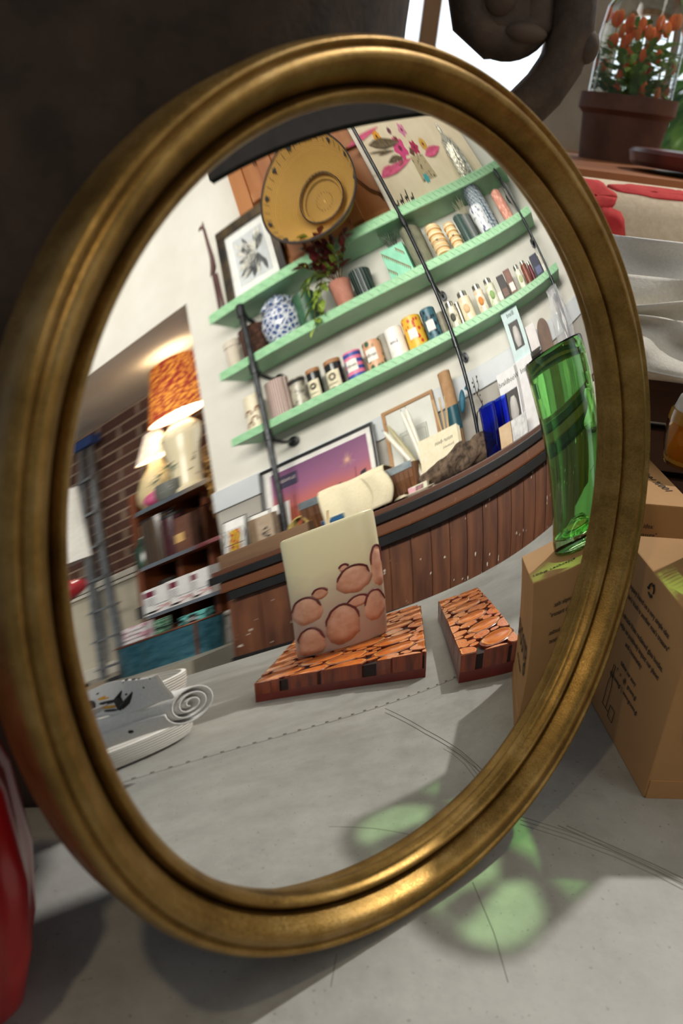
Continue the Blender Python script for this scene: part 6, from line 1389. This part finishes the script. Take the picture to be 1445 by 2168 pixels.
# bookcase low shelf
def logo_box(label, px, D, w_, h_, z0, rot=0):
    t = thing('logo_box', label, 'box', P(at(px, D).dot(HD), D, z0+.0012), RZ+rot, 'white logo boxes on the bookcase'); dp = .09
    bm = nb(); box(bm, (0, 0, h_/2), (w_, dp, h_), .002); link('carton', bm, M('f0efee', 'e4e3e2', 20, .5), t, False)
    y = -dp/2-.0008
    bm = nb(); box(bm, (w_*.22, y, h_*.80), (w_*.42, .0012, h_*.2)); link('maroon_corner', bm, M('7a1f3d', None, 20, .5), t, False)
    bm = nb()
    for k in range(6): box(bm, (w_*.20, y, h_*(.62-.05*k)), (w_*.36, .001, h_*.018))
    link('printed_line', bm, M('8a8a8a', None, 20, .6), t, False)
    text(t, 'PC', h_*.22, (-w_*.28, y-.0004, h_*.17), (RX, 0, 0), M('c22a30', None, 20, .5)); text(t, 'new mug', h_*.08, (-w_*.25, y-.0004, h_*.34), (RX, 0, 0), INK)
    bm = nb(); box(bm, (w_*.2, y, h_*.09), (w_*.5, .001, h_*.07)); link('barcode', bm, INK, t, False)
    return t
logo_box('white carton with maroon corner nearest the shelf corner on the bookcase', c6(785, 720), 3.53, .095, .205, 1.02)
logo_box('white carton with maroon corner, middle of the three on the bookcase', c6(965, 655), 3.55, .095, .21, 1.02)
logo_box('white carton with maroon corner nearest the panelled counter', c6(1120, 605), 3.57, .095, .21, 1.02)
for px, D, lb, r_, h_ in ((c6(628, 675), 3.58, 'small grey ribbed glass tealight holder at the low shelf corner', .028, .10), (c6(735, 600), 3.72, 'dark glass jar behind the first white carton', .034, .25), (c6(820, 560), 3.72, 'dark glass jar behind the middle white carton', .034, .25)):
    bm = nb(); lathe(bm, cup(r_, r_*1.05, h_, .003), 28); citem('glass_jar', lb, 'jar', px, D, 1.02, bm, M('4a4540', '2a2624', 30, .15, kind='stripex', coat=.5), 'dark glass jars on the low shelf')
bm = nb(); tube(bm, [V(.02*math.sin(i*1.1), .012*math.cos(i*.9), .008+.004*i) for i in range(14)], .005, 6); citem('bead_garland', 'small heap of wooden beads beside the first white carton', 'garland', c6(670, 685), 3.52, 1.02, bm, M('d8c09a', 'b89a70', 60, .6))
# boxes at the foot of the bookcase
for i, (px, D, w_, h_, z0, lb) in enumerate(((c6(1080, 900), 3.42, .30, .24, ZR, 'big white storage box on the floor behind the blue tub'), (c6(1150, 760), 3.44, .26, .10, ZR+.242, 'flat white box on top of the big storage box'))):
    bm = nb(); box(bm, (0, 0, h_/2), (w_, .18, h_), .004); t = citem('storage_box', lb, 'box', px, D, z0, bm, M('d9d4cc', 'c9c3ba', 10, .7), 'white storage boxes behind the tub', False); bm = nb(); box(bm, (0, 0, h_-.012), (w_+.012, .19, .03), .004); link('lid', bm, M('e2ddd5', None, 10, .7), t, False)
# blue oval tub
TD_ = 3.22; a_ = at(c6(390, 1015), TD_); b_ = at(c6(1225, 800), TD_); tz_ = (a_.z+b_.z)/2; tr_ = abs((a_-b_).dot(HD))/2
t = thing('oval_metal_tub', 'teal blue oval metal tub with copper trim on the raised floor', 'tub', P((a_.dot(HD)+b_.dot(HD))/2, TD_+.02, ZR+.001), RZ); th_ = tz_-ZR
TEAL = M('4f8494', '2f5f70', 26, .35, .6, bump=.15, lo=.35, hi=.65); COP = M('8a5a44', '6b4132', 20, .4, .7); tdy = .55
bm = nb(); lathe(bm, [(0, 0), (tr_*.93, 0), (tr_*.94, .01), (tr_, th_), (tr_-.005, th_), (tr_*.93, .02), (0, .015)], 72, sy=tdy); link('body', bm, TEAL, t)
bm = nb(); tube(bm, [(tr_*1.005*math.cos(a*PI/36), tr_*1.005*tdy*math.sin(a*PI/36), th_) for a in range(72)], .008, 8, closed=True); link('copper_rim', bm, COP, t)
for a in (-2.35, -.12):
    bm = nb(); tube(bm, [(tr_*.95*math.cos(a), tr_*.95*tdy*math.sin(a), .01), (tr_*1.005*math.cos(a), tr_*1.005*tdy*math.sin(a), th_)], .007, 8); link('copper_strip', bm, COP, t)
bm = nb(); a = -1.35; tube(bm, [(tr_*.955*math.cos(a), tr_*.955*tdy*math.sin(a), .01), (tr_*1.004*math.cos(a), tr_*1.004*tdy*math.sin(a), th_-.01)], .003, 6); link('seam', bm, M('2f4f5a'), t)
bm = nb(); tube(bm, [(-.06, -tr_*tdy*.2, th_*.9), (-.06, -tr_*tdy*.2, th_+.04), (.06, -tr_*tdy*.2, th_+.05), (.06, -tr_*tdy*.2, th_*.9)], .005, 8); link('handle', bm, M('3a3f42', None, 20, .3, .8), t)
bm = nb(); lathe(bm, [(0, th_*.80), (tr_*.96, th_*.80), (tr_*.96, th_*.805), (0, th_*.83)], 48, sy=tdy); link('tissue_lining', bm, M('e3ded4', 'd3ccc0', 30, .8), t)
TT = t
def tubbox(name, label, px0, px1, ptop, dy, mat, dp=.05, rot=0):
    D = TD_+dy; a = at(px0, D); b = at(px1, D); c = at(ptop, D); w_ = abs((a-b).dot(HD)); z0 = ZR+th_*.83+.004; h_ = max(.05, c.z-z0)
    t = thing(name, label, 'box', P((a.dot(HD)+b.dot(HD))/2, D, z0), RZ+rot); bm = nb(); box(bm, (0, 0, h_/2), (w_, dp, h_), .003); link('carton', bm, mat, t, False); return t, w_, h_
t, w_, h_ = tubbox('pink_printed_box', 'white box with pink blotches and black lettering in the blue tub', c6(500, 1000), c6(680, 950), c6(580, 845), -.03, M('ece3e4', 'd99aae', 18, .4, lo=.5, hi=.6), rot=.1)
for k in range(5): text(t, ['fresh cut', 'peony', 'hand soap', 'with love', 'bar'][k], h_*.13, (0, -.0262, h_*(.82-.16*k)), (RX, 0, 0), INK)
tubbox('paisley_box', 'dark green box with pale paisley swirls in the blue tub', c6(672, 960), c6(818, 905), c6(750, 800), .03, M('1f6a45', 'bcd6c0', 26, .4, kind='magic', lo=.5, hi=.7))
t, w_, h_ = tubbox('teal_pattern_box', 'turquoise box with black ring pattern and a black label in the blue tub', c6(950, 900), c6(1165, 840), c6(1050, 738), .05, M('16282a', '6fc4bd', 22, .4, kind='crack', lo=.05, hi=.09))
bm = nb(); box(bm, (0, -.0262, h_*.66), (w_*.36, .001, h_*.5)); link('black_label', bm, INK, t, False); text(t, 'alls', h_*.3, (0, -.0272, h_*.66), (RX, 0, 0), M('efefef', None, 20, .5))
# hanging ring chains and rattan bag on the wall's end
for i, (px0, px1, D, lb) in enumerate(((c5(1200, 1150), c5(1240, 1480), 3.34, 'gold ring chain hanging nearer the rattan bag'), (c5(1250, 1380), c5(1275, 1690), 3.28, 'gold ring chain hanging nearer the counter'))):
    t = thing('ring_chain', lb, 'garland', at(px0, D), RZ, 'gold ring chains by the bookcase'); d_ = at(px1, D)-at(px0, D); bm = nb()
    for k in range(9):
        c_ = V(0, 0, d_.z*k/8); R = .018 if k % 3 else .026
        tube(bm, [c_+V(R*math.cos(q), (.006 if k % 2 else 0)*math.sin(q), R*math.sin(q)) for q in [2*PI*j/16 for j in range(16)]], .003, 6, closed=True)
    tube(bm, [V(0, 0, .0), V(0, 0, d_.z)], .0015, 4); tube(bm, [V(0, 0, 0), V(.0, .0, .05), V(-.05, .0, .06)], .003, 5); link('ring', bm, M('b58a48', '8a632e', 20, .35, .7), t)
q = at(c5(1150, 1260), 3.50); q2 = at(c5(1150, 985), 3.50)
t = thing('rattan_bag', 'dark woven rattan bag standing on the bookcase by the wall end', 'bag', P(q.dot(HD), 3.68, 1.801), RZ); bm = nb(); lathe(bm, solid(.075, .07, .27, .01), 28, sy=.6); link('body', bm, M('6a5236', '2f2418', 70, .8, kind='voronoi', bump=.8), t)
bm = nb(); tube(bm, [(.05*math.cos(a), 0, .27+.06*math.sin(a)) for a in [PI*j/10 for j in range(11)]], .005, 6); link('handle', bm, M('4a3826'), t)
# stepladder
LD = 3.62
t = thing('aluminium_stepladder', 'tall aluminium stepladder with a blue cap against the brick wall', 'ladder', P(at((205, 1424), LD).dot(HD), LD, ZR+.001), RZ); ALU = M('a9abac', '8f9192', 20, .35, .8)
def ll(px, D): v = at(px, D)-t.location; return V(-v.dot(HD), v.dot(ND), v.z)
aL, bL = ll((219, 1424), LD), ll((172, 946), LD+.22); aR, bR = ll((268, 1392), LD), ll((191, 946), LD+.22); aL.z = 0; aR.z = 0
for a, b in ((aL, bL), (aR, bR)):
    bm = nb(); d = b-a; tube(bm, [a, b], .014, 4); link('rail', bm, ALU, t, False)
    bm = nb(); tube(bm, [b+V(0, 0, -.02), V(b.x, .33-0, 0)], .011, 4); link('rear_leg', bm, ALU, t, False)
for k in range(7):
    f = .10+.13*k; p, q = aL+(bL-aL)*f, aR+(bR-aR)*f; bm = nb(); m_ = (p+q)/2; box(bm, (m_.x, m_.y, m_.z), (abs(p.x-q.x)+.01, .07, .02), .002); link('tread', bm, ALU, t, False)
bm = nb(); m_ = (bL+bR)/2; box(bm, (m_.x, m_.y, m_.z+.02), (abs(bL.x-bR.x)+.05, .08, .06), .008); link('cap', bm, M('2f4a86', None, 20, .5), t, False)
# wooden dolly by the ladder's foot
q = at(c6(250, 1200), 3.32); t = thing('wooden_dolly', 'low wooden dolly with black pads and castors beside the ladder foot', 'dolly', P(q.dot(HD)-.02, 3.34, ZR+.001), RZ)
for y in (-.09, .09): bm = nb(); tube(bm, [(-.15, y, .085), (.15, y, .085)], .016, 10); link('bar', bm, M('c98a4e', 'a86c36', 10, .5), t)
for x in (-.14, .14): bm = nb(); box(bm, (x, 0, .115), (.06, .24, .03), .006); link('pad', bm, M('2b2b2c', None, 20, .6), t, False)
for x in (-.14, .14):
    for y in (-.09, .09): bm = nb(); lathe(bm, solid(.034, .034, .02), 20, M4=Matrix.Rotation(RX, 4, 'X'), c=(x, y+.01, .0345)); link('castor', bm, M('1f1f20', None, 20, .5), t)
# red ball lamp at the edge of the reflection
q = at((150, 1250), 3.0); t = thing('red_ball_lamp', 'lamp with a red ball base and a white pleated shade at the rim', 'lamp', P(q.dot(HD)-.035, 3.0, ZR+.001), RZ); zc = q.z-ZR
bm = nb(); tube(bm, [(0, 0, .01), (0, 0, zc-.05)], .012, 10); lathe(bm, solid(.10, .10, .015), 28); link('stand', bm, ALU, t)
bm = nb(); ball(bm, (0, 0, zc), .075, 24); link('base', bm, M('a8232b', '8a1a22', 10, .25, coat=.5), t)
z1_ = at((150, 1195), 3.0).z-ZR; z2_ = at((160, 1030), 3.0).z-ZR
bm = nb(); tube(bm, [(0, 0, zc+.05), (0, 0, z1_+.06)], .006, 6); link('stem', bm, ALU, t)
bm = nb(); n_ = 96; rr = lambda i, r: r*(1+.03*math.cos(24*2*PI*i/n_)); A_ = [bm.verts.new((rr(i, .09)*math.cos(2*PI*i/n_), rr(i, .09)*math.sin(2*PI*i/n_), z1_)) for i in range(n_)]; B_ = [bm.verts.new((rr(i, .06)*math.cos(2*PI*i/n_), rr(i, .06)*math.sin(2*PI*i/n_), z2_)) for i in range(n_)]
for i in range(n_): bm.faces.new((A_[i], A_[(i+1) % n_], B_[(i+1) % n_], B_[i]))
link('lamp_shade', bm, M('e9e6e0', 'dcd8d0', 60, .9), t)
